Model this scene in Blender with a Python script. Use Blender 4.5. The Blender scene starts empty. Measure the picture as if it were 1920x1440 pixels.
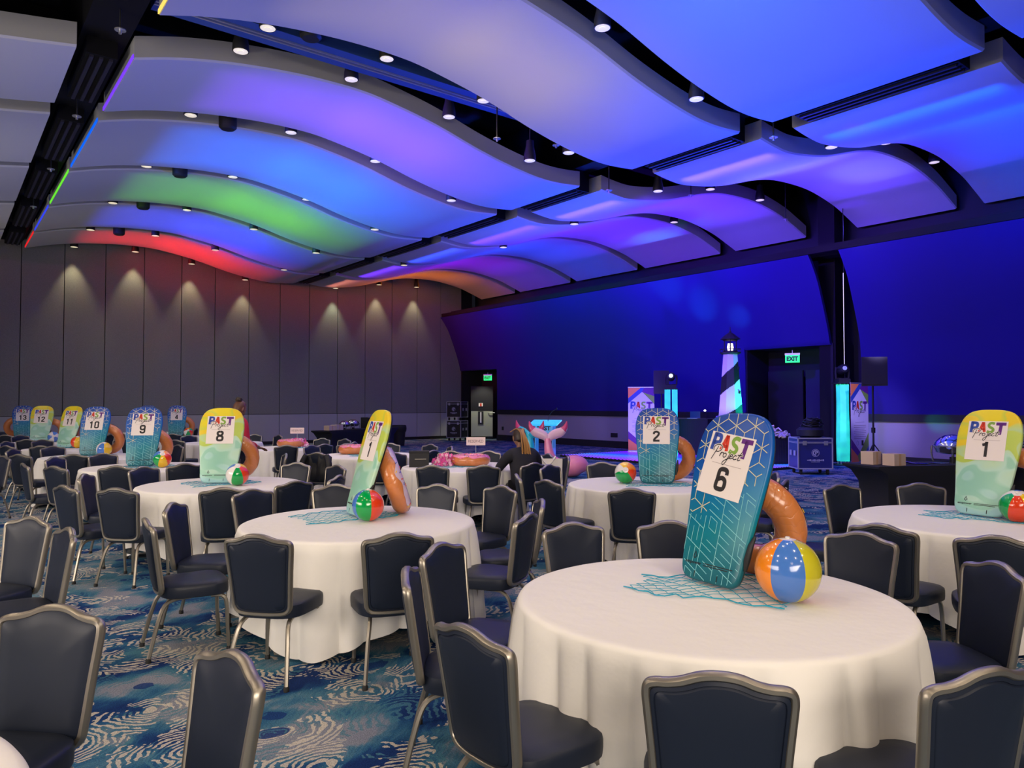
import bpy, bmesh, math, random
from mathutils import Vector, Matrix, Euler
PI = math.pi
R = math.radians
scene = bpy.context.scene
COL = scene.collection

# ------------------------------------------------------------------ camera, world, exposure
cam_data = bpy.data.cameras.new('camera')
cam_data.sensor_width = 36.0
cam_data.lens = 36.0 * 1380.0 / 1920.0
cam_data.clip_start = 0.05
cam_data.clip_end = 200
cam = bpy.data.objects.new('camera', cam_data)
COL.objects.link(cam)
cam.location = (0, 0, 1.67)
cam.rotation_euler = (R(90) + math.atan(37 / 1380.0), 0, R(-38.05))
scene.camera = cam
scene.view_settings.view_transform = 'Standard'
scene.view_settings.look = 'None'
scene.view_settings.gamma = 1
scene.view_settings.exposure = 0.0
scene.view_settings.use_curve_mapping = False
world = bpy.data.worlds.new('world')
scene.world = world
world.use_nodes = True
world.node_tree.nodes['Background'].inputs[0].default_value = (0.30, 0.30, 0.45, 1)
world.node_tree.nodes['Background'].inputs[1].default_value = 0.02
scene.cycles.max_bounces = 6
scene.cycles.diffuse_bounces = 4
scene.cycles.sample_clamp_indirect = 4.0

WARM = (1.0, 0.80, 0.60)
def lamp(kind, name, loc, energy, color, target=None, **kw):
    d = bpy.data.lights.new(name, kind)
    d.energy = energy
    d.color = color
    for k, v in kw.items():
        setattr(d, k, v)
    o = bpy.data.objects.new(name, d)
    COL.objects.link(o)
    o.location = loc
    if target is not None:
        o.rotation_euler = (Vector(target) - Vector(loc)).to_track_quat('-Z', 'Y').to_euler()
    return o

S = 1.055
def sc(x, y, z):
    return (x * S, y * S, 1.67 + (z - 1.67) * S)

# pendant downlights (aperture positions)
DOWN = [(3.77, 11.9, 7.36), (5.7, 11.9, 7.43), (7.76, 11.9, 7.26), (9.79, 11.9, 6.82),
        (3.87, 10.95, 7.38), (5.89, 10.95, 7.5), (7.9, 10.95, 7.3), (10.03, 10.95, 6.78),
        (7.68, 7.64, 7.25), (9.87, 7.64, 6.75),
        (3.84, 15.12, 7.34), (5.86, 15.12, 7.46), (7.85, 15.12, 7.25), (9.93, 15.12, 6.7),
        (3.85, 19.02, 7.33), (5.86, 19.02, 7.46), (7.82, 19.02, 7.22), (9.87, 19.02, 6.7),
        (3.78, 22.82, 7.26), (5.72, 22.82, 7.38), (7.68, 22.82, 7.1), (9.72, 22.82, 6.62),
        (3.79, 26.61, 7.22), (5.69, 26.61, 7.3), (7.62, 26.61, 7.07), (10.09, 26.61, 6.65),
        (14.19, 7.64, 6.88), (16.53, 7.64, 7.48), (19.0, 7.64, 7.55),
        (13.86, 11.9, 6.9), (15.93, 11.9, 7.32), (18.18, 11.9, 7.42),
        (14.06, 15.12, 6.74), (18.37, 15.12, 7.45), (14.53, 19.02, 6.8), (13.0, 22.82, 6.6)]
WASH = [(3.73, 29.66, 7.16), (5.67, 29.66, 7.24), (7.63, 29.66, 7.02), (9.66, 29.66, 6.62), (13.53, 29.66, 6.66), (15.62, 29.66, 7.02), (17.56, 29.66, 7.1)]
UNSEEN = [(3.8, 7.6, 7.3), (5.8, 7.6, 7.4), (3.8, 3.7, 7.3), (5.8, 3.7, 7.4), (7.8, 3.7, 7.2), (3.8, 0, 7.3), (7.8, 0, 7.3),
          (-1.5, 11.9, 7.3), (-1.5, 7.6, 7.3), (-1.5, 3.7, 7.3), (-1.5, 0, 7.3), (-1.5, 19, 7.3), (-5.5, 3.7, 7.3), (-5.5, 11.9, 7.3), (1.5, -3, 7.3), (5.5, -3, 7.3), (-3, -4.5, 7.0), (3, -5.5, 6.5)]  # unseen lamps; those behind the camera are added to light the table sides
for p in DOWN + UNSEEN:
    e = 260.0
    if p in UNSEEN and p[0] > 3 and p[1] > 3:
        e = 140.0
    elif p in UNSEEN:
        e = 330.0
    elif p[0] > 15:
        e = 35.0
    elif p[0] > 13:
        e = 110.0
    elif p[1] > 18:
        e = 200.0
    elif p[1] < 8:
        e = 300.0
    lamp('SPOT', 'downlight_lamp', (p[0], p[1], p[2] - 0.03), e * (.58 if p in UNSEEN else .54), WARM, (p[0], p[1], 0), spot_size=R(160 if p in UNSEEN else 135), spot_blend=0.6 if p in UNSEEN else .9, shadow_soft_size=0.09)
for i, p in enumerate(WASH):
    lamp('SPOT', 'wall_washer_lamp', (p[0], p[1], p[2] - 0.05), (170, 170, 150, 130, 150, 150, 150)[i], (1, .85, .50) if i != 4 else (.85, .95, .62), (p[0], p[1] + 0.05, 0), spot_size=R(58), spot_blend=0.7, shadow_soft_size=0.04)

# coloured cove strips: one per ceiling panel, grazing the underside
PY = [(-3.55, -0.3), (0.05, 3.35), (3.75, 6.95), (7.55, 10.1), (11.6, 14.05), (14.6, 17.85), (18.2, 21.45), (21.8, 25.05), (25.4, 27.95)]
COVE_MID = [None, None, ((.0, .12, 1), 150), ((1.0, .72, .14), 40), ((.20, .05, 1), 170), ((0, .13, 1), 300), ((.16, .9, .04), 120), ((.03, .06, 1), 240), ((1, .015, .02), 150)]
COVE_RGT = [None, None, ((.0, .06, 1), 260), ((.1, .08, 1), 160), ((.12, .03, 1), 160), ((.12, .02, 1), 160), ((0, .06, 1), 200), ((.28, .0, 1), 150), ((1, .2, .0), 110)]
for i, (y0, y1) in enumerate(PY):
    if COVE_MID[i]:
        c, e = COVE_MID[i]
        a, b = sc(2.2, y0 + .25, 6.5), sc(2.2, y1 - .25, 6.5)
        e *= .62
        lamp('AREA', 'cove_lamp', ((a[0]), (a[1] + b[1]) / 2, a[2]), e, c, (a[0] + 6, (a[1] + b[1]) / 2, a[2] + .2), shape='RECTANGLE', size=b[1] - a[1], size_y=0.05, spread=R(38))
    if COVE_RGT[i]:
        c, e = COVE_RGT[i]
        e *= .5
        a, b = sc(20.2, y0 + .25, 6.4), sc(20.2, y1 - .25, 6.4)
        lamp('AREA', 'cove_lamp', (a[0], (a[1] + b[1]) / 2, a[2]), e, c, (a[0] - 6, (a[1] + b[1]) / 2, a[2] + .25), shape='RECTANGLE', size=b[1] - a[1], size_y=0.05, spread=R(40))
        a, b = sc(11.75, y0 + .25, 6.2), sc(11.75, y1 - .25, 6.2)
        c2, e2 = [None, None, ((.0, .08, 1), 60), ((.14, .07, 1), 60), ((.12, .05, 1), 60), ((.14, .03, 1), 60), ((.02, .06, 1), 60), ((.16, .03, 1), 45), ((.7, .2, .12), 22)][i]
        lamp('AREA', 'cove_lamp', (a[0], (a[1] + b[1]) / 2, a[2]), e2, c2, (a[0] + 8, (a[1] + b[1]) / 2, a[2] + .6), shape='RECTANGLE', size=b[1] - a[1], size_y=0.05, spread=R(36))
# stage wash lights
BLUE = (.05, .03, 1.0)
for (p, t, e, c, ang) in [((12.2, 11.5, 6.4), (19.6, 13.0, 3.6), 3600, (.07, .0, 1), 75),
                          ((12.2, 6.5, 6.4), (19.4, 6.6, 3.0), 1500, (.08, .0, 1), 85),
                          ((12.2, 18.0, 6.2), (19.6, 19.5, 3.4), 550, (.08, .0, 1), 80),
                          ((16.4, 12.2, 0.5), (10.8, 9.5, 6.8), 5600, (.0, .05, 1), 80),
                          ((16.9, 14.6, 0.5), (9.8, 15.0, 6.6), 4000, (.0, .09, 1), 75),
                          ((17.3, 11.2, 0.5), (16.0, 9.5, 7.0), 2600, (.10, .02, 1), 110),
                          ((17.3, 15.5, 0.5), (16.2, 17.0, 7.0), 2200, (.10, .01, 1), 100),
                          ((13.5, 8.0, 0.5), (9.0, 5.2, 7.0), 3200, (.0, .07, 1), 75)]:
    lamp('SPOT', 'stage_wash_lamp', p, e, c, t, spot_size=R(ang), spot_blend=1.0, shadow_soft_size=0.15)
# broad fill lights added out of view to brighten the table sides
lamp('AREA', 'unseen_fill_light', (-1.0, -6.3, 3.6), 420, (1, .86, .72), (2.5, 4.0, -.6), shape='RECTANGLE', size=9.0, size_y=3.0, spread=R(105))
lamp('AREA', 'unseen_fill_light', (-10.4, 9.0, 3.6), 560, (1, .86, .72), (2.0, 10.0, -1.6), shape='RECTANGLE', size=14.0, size_y=3.0, spread=R(105))
for pp, tt, ee in (((-4.5, 4.0, 0.5), (0.6, 7.5, 7.0), 800), ((-4.5, 10.0, 0.5), (0.6, 13.0, 7.0), 800), ((-4.5, 17.0, 0.5), (0.6, 19.5, 7.0), 800), ((-4.0, 24.0, 0.5), (1.0, 26.0, 7.0), 650)):
    lamp('SPOT', 'added_ceiling_fill', pp, ee, (1.0, .90, .80), tt, spot_size=R(62), spot_blend=1.0, shadow_soft_size=.3)  # unseen spots added to lift the left ceiling panels

# ------------------------------------------------------------------ data
TABLES = {'T6': (2.85, 2.17), 'T7': (2.58, 5.2), 'T8': (2.54, 8.53), 'T9': (2.42, 11.5), 'T10': (2.2, 14.3), 'T11': (2.2, 17.25), 'T12': (2.15, 20.35), 'T13': (1.85, 23.4), 'T1': (6.38, 2.3), 'T2': (6.31, 5.6), 'R1': (6.0, 8.8), 'R2': (6.0, 11.75), 'R3': (5.65, 14.7), 'X5': (5.25, 17.6), 'T4': (5.3, 21.5), 'T5': (5.2, 25), 'L1': (-0.68, 2.2), 'L2': (-1.0, 5.15), 'L4': (-0.75, 12.2)}
CHAIRS = [
    (0.64, 5.28, 185, 'L2', 'navy banquet chair at the right of the table left out of frame, nearer one'),
    (0.51, 5.95, 208, 'L2', 'navy banquet chair at the right of the table left out of frame, farther one'),
    (1.32, 7.54, 39, 'T8', 'navy banquet chair at the front left of table eight, nearer one'),
    (0.98, 8.09, 16, 'T8', 'navy banquet chair at the front left of table eight, farther one'),
    (1.31, 9.23, 330, 'T8', 'navy banquet chair at the left of table eight'),
    (2.01, 9.85, 292, 'T8', 'navy banquet chair at the back left of table eight'),
    (2.1, 6.98, 74, 'T8', 'navy banquet chair at the front of table eight'),
    (2.83, 7.14, 102, 'T8', 'navy banquet chair at the front right of table eight, nearer one'),
    (3.41, 7.41, 128, 'T8', 'navy banquet chair at the front right of table eight, farther one'),
    (3.72, 9.32, 214, 'T8', 'navy banquet chair at the back right of table eight'),
    (3.96, 8.63, 184, 'T8', 'navy banquet chair at the right of table eight'),
    (1.18, 10.66, 34, 'T9', 'navy banquet chair at the front left of table nine'),
    (1.37, 12.45, 318, 'T9', 'navy banquet chair at the back left of table nine, nearer one'),
    (2.05, 12.87, 285, 'T9', 'navy banquet chair at the back left of table nine, farther one'),
    (0.92, 11.38, 5, 'T9', 'navy banquet chair at the left of table nine'),
    (1.78, 10.23, 63, 'T9', 'navy banquet chair at the front of table nine, left one'),
    (2.54, 10.11, 95, 'T9', 'navy banquet chair at the front of table nine, right one'),
    (4.24, 11.1, 168, 'T9', 'navy banquet chair at the right of table nine'),
    (1.67, 12.98, 68, 'T10', 'navy banquet chair at the front of table ten'),
    (1.03, 13.5, 34, 'T10', 'navy banquet chair at the front left of table ten'),
    (1.05, 15.14, 324, 'T10', 'navy banquet chair at the back left of table ten, nearer one'),
    (1.68, 15.62, 291, 'T10', 'navy banquet chair at the back left of table ten, farther one'),
    (3.56, 14.7, 196, 'T10', 'navy banquet chair at the back right of table ten'),
    (1.05, 16.42, 36, 'T11', 'navy banquet chair at the front left of table eleven'),
    (1.15, 18.2, 318, 'T11', 'navy banquet chair at the back left of table eleven, nearer one'),
    (1.81, 18.61, 286, 'T11', 'navy banquet chair at the back left of table eleven, farther one'),
    (1.54, 15.99, 62, 'T11', 'navy banquet chair at the front of table eleven'),
    (3.27, 18.19, 221, 'T11', 'navy banquet chair at the back right of table eleven'),
    (0.77, 13.15, 212, 'L4', 'navy banquet chair at the back right of the far left unseen table'),
    (1.57, 19.05, 66, 'T12', 'navy banquet chair at the front of table twelve'),
    (0.92, 21.06, 330, 'T12', 'navy banquet chair at the back left of table twelve, nearer one'),
    (1.64, 21.67, 291, 'T12', 'navy banquet chair at the back left of table twelve, farther one'),
    (3.48, 20.84, 200, 'T12', 'navy banquet chair at the back right of table twelve'),
    (1.36, 22.07, 70, 'T13', 'navy banquet chair at the front of table thirteen'),
    (1.47, 24.77, 285, 'T13', 'navy banquet chair at the back of table thirteen'),
    (3.08, 22.69, 150, 'T13', 'navy banquet chair at the front right of table thirteen'),
    (3.08, 24.11, 210, 'T13', 'navy banquet chair at the back right of table thirteen'),
    (2.25, 6.65, 283, 'T7', 'navy banquet chair at the back left of the table with the edge-on board'),
    (1.14, 5.4, 352, 'T7', 'navy banquet chair at the left of the table with the edge-on board, nearer one'),
    (1.47, 6.11, 321, 'T7', 'navy banquet chair at the left of the table with the edge-on board, farther one'),
    (1.51, 4.36, 38, 'T7', 'navy banquet chair at the front left of the table with the edge-on board'),
    (2.19, 3.9, 73, 'T7', 'navy banquet chair at the front of the table with the edge-on board'),
    (3.29, 4.04, 122, 'T7', 'navy banquet chair at the front right of the table with the edge-on board'),
    (4.17, 5.5, 191, 'T7', 'navy banquet chair at the back right of the table with the edge-on board, nearer one'),
    (3.77, 5.97, 213, 'T7', 'navy banquet chair at the back right of the table with the edge-on board, farther one'),
    (3.83, 4.54, 152, 'T7', 'navy banquet chair at the right of the table with the edge-on board'),
    (3.0, 6.56, 253, 'T7', 'navy banquet chair at the back of the table with the edge-on board'),
    (1.76, 3.01, 323, 'T6', 'navy banquet chair at the left of table six, nearer one'),
    (2.2, 3.43, 297, 'T6', 'navy banquet chair at the left of table six, farther one'),
    (1.48, 2.12, 2, 'T6', 'navy banquet chair at the front left of table six'),
    (3.24, 3.5, 254, 'T6', 'navy banquet chair at the back left of table six'),
    (3.78, 3.16, 227, 'T6', 'navy banquet chair at the back of table six'),
    (4.35, 2.19, 181, 'T6', 'navy banquet chair at the back right of table six'),
    (3.27, 0.81, 107, 'T6', 'navy banquet chair at the right of table six, nearer one'),
    (4.04, 1.38, 146, 'T6', 'navy banquet chair at the right of table six, farther one'),
    (2.42, 0.87, 72, 'T6', 'navy banquet chair at the front right of table six'),
    (1.79, 1.32, 39, 'T6', 'navy banquet chair at the front of table six'),
    (5.03, 6.31, 331, 'T2', 'navy banquet chair at the left of table two'),
    (6.08, 7.0, 279, 'T2', 'navy banquet chair at the back left of table two, nearer one'),
    (6.9, 6.89, 245, 'T2', 'navy banquet chair at the back left of table two, farther one'),
    (4.89, 5.65, 358, 'T2', 'navy banquet chair at the front left of table two'),
    (5.01, 4.63, 37, 'T2', 'navy banquet chair at the front of table two'),
    (7.4, 4.69, 140, 'T2', 'navy banquet chair at the right of table two'),
    (6.77, 4.19, 108, 'T2', 'navy banquet chair at the front right of table two'),
    (6.13, 7.39, 95, 'R1', 'navy banquet chair at the front right of the nearest reserved table'),
    (4.91, 7.89, 40, 'R1', 'navy banquet chair at the front of the nearest reserved table, left one'),
    (5.42, 7.5, 66, 'R1', 'navy banquet chair at the front of the nearest reserved table, right one'),
    (5.66, 10.18, 284, 'R1', 'navy banquet chair at the back left of the nearest reserved table'),
    (6.62, 10.08, 244, 'R1', 'navy banquet chair at the back of the nearest reserved table, left one'),
    (7.1, 9.7, 219, 'R1', 'navy banquet chair at the back of the nearest reserved table, right one'),
    (7.4, 8.58, 171, 'R1', 'navy banquet chair at the back right of the nearest reserved table'),
    (7.26, 7.99, 147, 'R1', 'navy banquet chair at the right of the nearest reserved table'),
    (4.76, 11.05, 29, 'R2', 'navy banquet chair at the front left of the middle reserved table'),
    (5.51, 13.08, 290, 'R2', 'navy banquet chair at the back left of the middle reserved table'),
    (6.26, 13.15, 260, 'R2', 'navy banquet chair at the back of the middle reserved table, left one'),
    (6.98, 12.78, 226, 'R2', 'navy banquet chair at the back of the middle reserved table, right one'),
    (5.59, 10.39, 73, 'R2', 'navy banquet chair at the front of the middle reserved table'),
    (7.4, 11.97, 189, 'R2', 'navy banquet chair at the back right of the middle reserved table'),
    (6.48, 10.41, 110, 'R2', 'navy banquet chair at the front right of the middle reserved table'),
    (7.32, 11.17, 156, 'R2', 'navy banquet chair at the right of the middle reserved table'),
    (5.14, 13.38, 69, 'R3', 'navy banquet chair at the front of the farthest reserved table'),
    (5.84, 13.29, 98, 'R3', 'navy banquet chair at the front right of the farthest reserved table, nearer one'),
    (6.64, 13.68, 134, 'R3', 'navy banquet chair at the front right of the farthest reserved table, farther one'),
    (7.05, 14.94, 190, 'R3', 'navy banquet chair at the back right of the farthest reserved table, nearer one'),
    (6.79, 15.54, 216, 'R3', 'navy banquet chair at the back right of the farthest reserved table, farther one'),
    (6.65, 17.82, 189, 'X5', 'navy banquet chair at the back right of the table behind board 8, nearer one'),
    (6.31, 18.55, 222, 'X5', 'navy banquet chair at the back right of the table behind board 8, farther one'),
    (4.06, 16.83, 33, 'X5', 'navy banquet chair at the front left of the table behind board 8'),
    (4.86, 18.97, 286, 'X5', 'navy banquet chair at the back left of the table behind board 8'),
    (4.78, 20.2, 68, 'T4', 'navy banquet chair at the front of table four'),
    (6.39, 20.59, 140, 'T4', 'navy banquet chair at the front right of table four'),
    (6.53, 22.21, 210, 'T4', 'navy banquet chair at the back right of table four'),
    (5.05, 22.9, 280, 'T4', 'navy banquet chair at the back left of table four'),
    (3.93, 21.87, 345, 'T4', 'navy banquet chair at the left of table four'),
    (6.8, 3.6, 252, 'T1', 'navy banquet chair at the back left of table one'),
    (7.5, 3.18, 218, 'T1', 'navy banquet chair at the back of table one'),
    (5.76, 3.51, 297, 'T1', 'navy banquet chair at the left of table one'),
    (4.79, 2.27, 1, 'T1', 'navy banquet chair at the front of table one, left one'),
    (4.89, 1.66, 23, 'T1', 'navy banquet chair at the front of table one, right one'),
    (0.36, 3.27, 226, 'L1', 'navy banquet chair at the back right of the lower left corner table'),
    (0.72, 2.32, 185, 'L1', 'navy banquet chair at the right of the lower left corner table'),
    (4.95, 23.6, 80, 'T5', 'navy banquet chair at the front of the farthest table'),
    (6.43, 24.29, 150, 'T5', 'navy banquet chair at the right of the farthest table'),
    (3.87, 25.49, 340, 'T5', 'navy banquet chair at the left of the farthest table'),
]
BOARDS = [
    ('T6', '6', 'b', 3.03, 2.287, 45, 0.13),
    ('T7', '1', 'y', 2.644, 5.413, 71, 0.0),
    ('T8', '8', 'y', 2.51, 8.577, 14, 0.1),
    ('T9', '9', 'b', 2.312, 11.558, 16, 0.07),
    ('T10', '10', 'b', 2.124, 14.533, 25, 0.13),
    ('T11', '11', 'y', 2.085, 17.485, 45, 0.15),
    ('T12', '12', 'y', 1.933, 20.591, 20, 0.17),
    ('T13', '13', 'b', 1.825, 23.401, 3, -0.16),
    ('T4', '4', 'b', 5.238, 21.741, 8, 0.16),
    ('T5', '5', 'b', 5.245, 25.215, 0, 0),
    ('T2', '2', 'b', 6.359, 5.495, 2, 0.14),
    ('T1', '1', 'y', 6.563, 2.345, 27, 0.16),
]
BALLS = [
    ('T6', 3.07, 1.883, 0.29),
    ('T7', 2.63, 5.154, 0.245),
    ('T8', 2.633, 8.276, 0.245),
    ('T9', 2.54, 11.285, 0.245),
    ('T10', 2.289, 14.286, 0.245),
    ('T11', 2.28, 17.239, 0.245),
    ('T12', 2.197, 20.344, 0.245),
    ('T4', 5.485, 21.453, 0.245),
    ('T2', 6.163, 5.788, 0.245),
    ('T1', 6.5, 2.06, 0.245),
]


# ------------------------------------------------------------------ helpers
def mat(name, color=(.8, .8, .8), rough=.5, metal=0.0, spec=.5, emit=None, estr=0.0, coat=0.0, alpha=1.0):
    m = bpy.data.materials.new(name)
    m.use_nodes = True
    b = m.node_tree.nodes['Principled BSDF']
    b.inputs['Base Color'].default_value = (*color, 1)
    b.inputs['Roughness'].default_value = rough
    b.inputs['Metallic'].default_value = metal
    b.inputs['Specular IOR Level'].default_value = spec
    b.inputs['Coat Weight'].default_value = coat
    if emit:
        b.inputs['Emission Color'].default_value = (*emit, 1)
        b.inputs['Emission Strength'].default_value = estr
    b.inputs['Alpha'].default_value = alpha
    return m
class NT:
    def __init__(s, m):
        s.t = m.node_tree; s.b = m.node_tree.nodes['Principled BSDF']
    def n(s, typ, **kw):
        o = s.t.nodes.new(typ)
        for k, v in kw.items():
            if k.startswith('i_'):
                key = k[2:]
                key = int(key) if key.isdigit() else key.replace('_', ' ')
                o.inputs[key].default_value = v
            else:
                setattr(o, k, v)
        return o
    def l(s, a, b):
        s.t.links.new(a, b)
    def math(s, op, a, b=None, c=None):
        o = s.n('ShaderNodeMath', operation=op)
        for i, v in enumerate((a, b, c)):
            if v is None: continue
            if isinstance(v, (int, float)): o.inputs[i].default_value = v
            else: s.l(v, o.inputs[i])
        return o.outputs[0]
    def ramp(s, fac, stops, interp='LINEAR'):
        o = s.n('ShaderNodeValToRGB')
        o.color_ramp.interpolation = interp
        e = o.color_ramp.elements
        while len(e) < len(stops): e.new(0.5)
        for i, (p, c) in enumerate(stops):
            e[i].position = p
            e[i].color = (*c, 1) if len(c) == 3 else c
        s.l(fac, o.inputs[0])
        return o.outputs[0]
    def mix(s, fac, a, b):
        o = s.n('ShaderNodeMix', data_type='RGBA')
        for sock, v in ((o.inputs[0], fac), (o.inputs[6], a), (o.inputs[7], b)):
            if isinstance(v, tuple): sock.default_value = (*v, 1)
            elif isinstance(v, (int, float)): sock.default_value = v
            else: s.l(v, sock)
        return o.outputs[2]
    def bump(s, h, strength=.2, dist=.01):
        o = s.n('ShaderNodeBump')
        o.inputs['Strength'].default_value = strength
        o.inputs['Distance'].default_value = dist
        s.l(h, o.inputs['Height'])
        s.l(o.outputs[0], s.b.inputs['Normal'])

WORDS = {'1': 'one', '2': 'two', '4': 'four', '5': 'five', '6': 'six', '8': 'eight', '9': 'nine', '10': 'ten', '11': 'eleven', '12': 'twelve', '13': 'thirteen'}
def tag(o, label=None, cat=None, group=None, kind=None):
    if label: label = ' '.join(WORDS.get(w, WORDS.get(w[:-1], w[:-1]) + w[-1] if w else w) for w in label.split(' '))
    if group: group = ' '.join(WORDS.get(w, w) for w in group.split(' '))
    if label: o['label'] = label
    if cat: o['category'] = cat
    if group: o['group'] = group
    if kind: o['kind'] = kind
    return o
def empty(name, loc=(0, 0, 0), rz=0.0):
    o = bpy.data.objects.new(name, None)
    COL.objects.link(o)
    o.location = loc
    o.rotation_euler = (0, 0, rz)
    o.empty_display_size = 0.1
    return o
def build(name, bm, mats, parent=None, smooth=True, loc=None, angle=None):
    me = bpy.data.meshes.new(name)
    bmesh.ops.recalc_face_normals(bm, faces=bm.faces[:])
    bm.to_mesh(me)
    bm.free()
    if not isinstance(mats, (list, tuple)): mats = [mats]
    for m in mats: me.materials.append(m)
    if smooth:
        for p in me.polygons: p.use_smooth = True
        try: me.set_sharp_from_angle(angle=R(angle or 40))
        except Exception: pass
    o = bpy.data.objects.new(name, me)
    COL.objects.link(o)
    if parent is not None: o.parent = parent
    if loc is not None: o.location = loc
    return o
def children_of(o):
    return list(o.children)
def copy_tree(o, parent=None):
    c = o.copy()
    COL.objects.link(c)
    if parent is not None: c.parent = parent
    for ch in children_of(o):
        copy_tree(ch, c)
    return c
def box(bm, c, s, rz=0.0, mi=0, M=None):
    x, y, z = s[0] / 2, s[1] / 2, s[2] / 2
    rot = M if M is not None else Matrix.Rotation(rz, 3, 'Z')
    vs = [bm.verts.new(Vector(c) + rot @ Vector((sx * x, sy * y, sz * z))) for sx in (-1, 1) for sy in (-1, 1) for sz in (-1, 1)]
    for f in ((0, 1, 3, 2), (4, 6, 7, 5), (0, 4, 5, 1), (2, 3, 7, 6), (0, 2, 6, 4), (1, 5, 7, 3)):
        bm.faces.new([vs[i] for i in f]).material_index = mi
def bevel(bm, w, seg=2):
    bmesh.ops.bevel(bm, geom=[e for e in bm.edges if len(e.link_faces) == 2 and e.calc_face_angle(0) > R(30)], offset=w, segments=seg, profile=.5, affect='EDGES')
def frames(pts, closed):
    n = len(pts)
    T = []
    for i in range(n):
        a = pts[(i - 1) % n] if (closed or i > 0) else pts[i]
        b = pts[(i + 1) % n] if (closed or i < n - 1) else pts[i]
        T.append((b - a).normalized())
    up = Vector((0, 0, 1)) if abs(T[0].z) < .9 else Vector((0, 1, 0))
    N = [(up - T[0] * up.dot(T[0])).normalized()]
    for i in range(1, n):
        v = N[-1] - T[i] * N[-1].dot(T[i])
        N.append(v.normalized())
    return T, N
def tube(bm, pts, r, seg=8, closed=False, flat=1.0, mi=0, up=None):
    pts = [Vector(p) for p in pts]
    T, N = frames(pts, closed)
    rings = []
    for i, p in enumerate(pts):
        n = N[i]
        if up is not None:
            u = Vector(up); n = (u - T[i] * u.dot(T[i])).normalized()
        b = T[i].cross(n)
        rr = r[i] if isinstance(r, (list, tuple)) else r
        rings.append([bm.verts.new(p + (n * math.cos(2 * PI * k / seg + PI / seg) * flat + b * math.sin(2 * PI * k / seg + PI / seg)) * rr) for k in range(seg)])
    m = len(rings)
    for i in range(m if closed else m - 1):
        A, B = rings[i], rings[(i + 1) % m]
        for k in range(seg):
            bm.faces.new((A[k], A[(k + 1) % seg], B[(k + 1) % seg], B[k])).material_index = mi
    if not closed:
        bm.faces.new(rings[0][::-1]).material_index = mi
        bm.faces.new(rings[-1]).material_index = mi
    return rings
def loft(bm, rings, closed_ring=True, cap0=True, cap1=True, mi=0, mis=None):
    V = [[bm.verts.new(p) for p in r] for r in rings]
    for i in range(len(V) - 1):
        A, B = V[i], V[i + 1]
        n = len(A)
        for k in range(n if closed_ring else n - 1):
            f = bm.faces.new((A[k], A[(k + 1) % n], B[(k + 1) % n], B[k]))
            f.material_index = mis[i] if mis else mi
    if cap0: bm.faces.new(V[0][::-1]).material_index = mis[0] if mis else mi
    if cap1: bm.faces.new(V[-1]).material_index = mis[-1] if mis else mi
    return V
def lathe(bm, prof, seg=24, c=(0, 0, 0), mi=0, cap=True, mis=None):
    rings = [[Vector(c) + Vector((r * math.cos(2 * PI * k / seg), r * math.sin(2 * PI * k / seg), z)) for k in range(seg)] for r, z in prof]
    return loft(bm, rings, True, cap, cap, mi, mis)
def catmull(P, n=6, closed=False):
    out = []
    m = len(P)
    rng = range(m) if closed else range(m - 1)
    for i in rng:
        p0 = P[(i - 1) % m] if (closed or i > 0) else P[i]
        p1 = P[i]; p2 = P[(i + 1) % m]
        p3 = P[(i + 2) % m] if (closed or i < m - 2) else P[i + 1]
        for k in range(n):
            t = k / n
            out.append(tuple(.5 * ((2 * b) + (-a + c) * t + (2 * a - 5 * b + 4 * c - d) * t * t + (-a + 3 * b - 3 * c + d) * t ** 3) for a, b, c, d in zip(p0, p1, p2, p3)))
    if not closed: out.append(tuple(P[-1]))
    return out
_txt = {}
def text_polys(s, bold=0.0, shear=0.0):
    key = (s, bold, shear)
    if key in _txt: return _txt[key]
    c = bpy.data.curves.new('t', 'FONT')
    c.body = s; c.size = 1.0; c.offset = bold; c.shear = shear; c.resolution_u = 3
    o = bpy.data.objects.new('t', c)
    COL.objects.link(o)
    bpy.context.view_layer.update()
    dg = bpy.context.evaluated_depsgraph_get()
    me = bpy.data.meshes.new_from_object(o.evaluated_get(dg))
    V = [(v.co.x, v.co.y) for v in me.vertices]
    F = [tuple(p.vertices) for p in me.polygons]
    bpy.data.objects.remove(o); bpy.data.curves.remove(c); bpy.data.meshes.remove(me)
    _txt[key] = (V, F)
    return V, F
def put_text(bm, s, x0, z0, w, h, y, mi, bold=0.0, shear=0.0, xf=None):
    """fit text into the box x0..x0+w, z0..z0+h on the plane y (seen from -Y)"""
    V, F = text_polys(s, bold, shear)
    if not V: return
    ax, bx = min(v[0] for v in V), max(v[0] for v in V)
    az, bz = min(v[1] for v in V), max(v[1] for v in V)
    vs = []
    for v in V:
        p = Vector((x0 + (v[0] - ax) / (bx - ax) * w, y, z0 + (v[1] - az) / max(bz - az, 1e-6) * h))
        if xf is not None: p = xf @ p
        vs.append(bm.verts.new(p))
    for f in F:
        try: bm.faces.new([vs[i] for i in f]).material_index = mi
        except ValueError: pass
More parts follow.
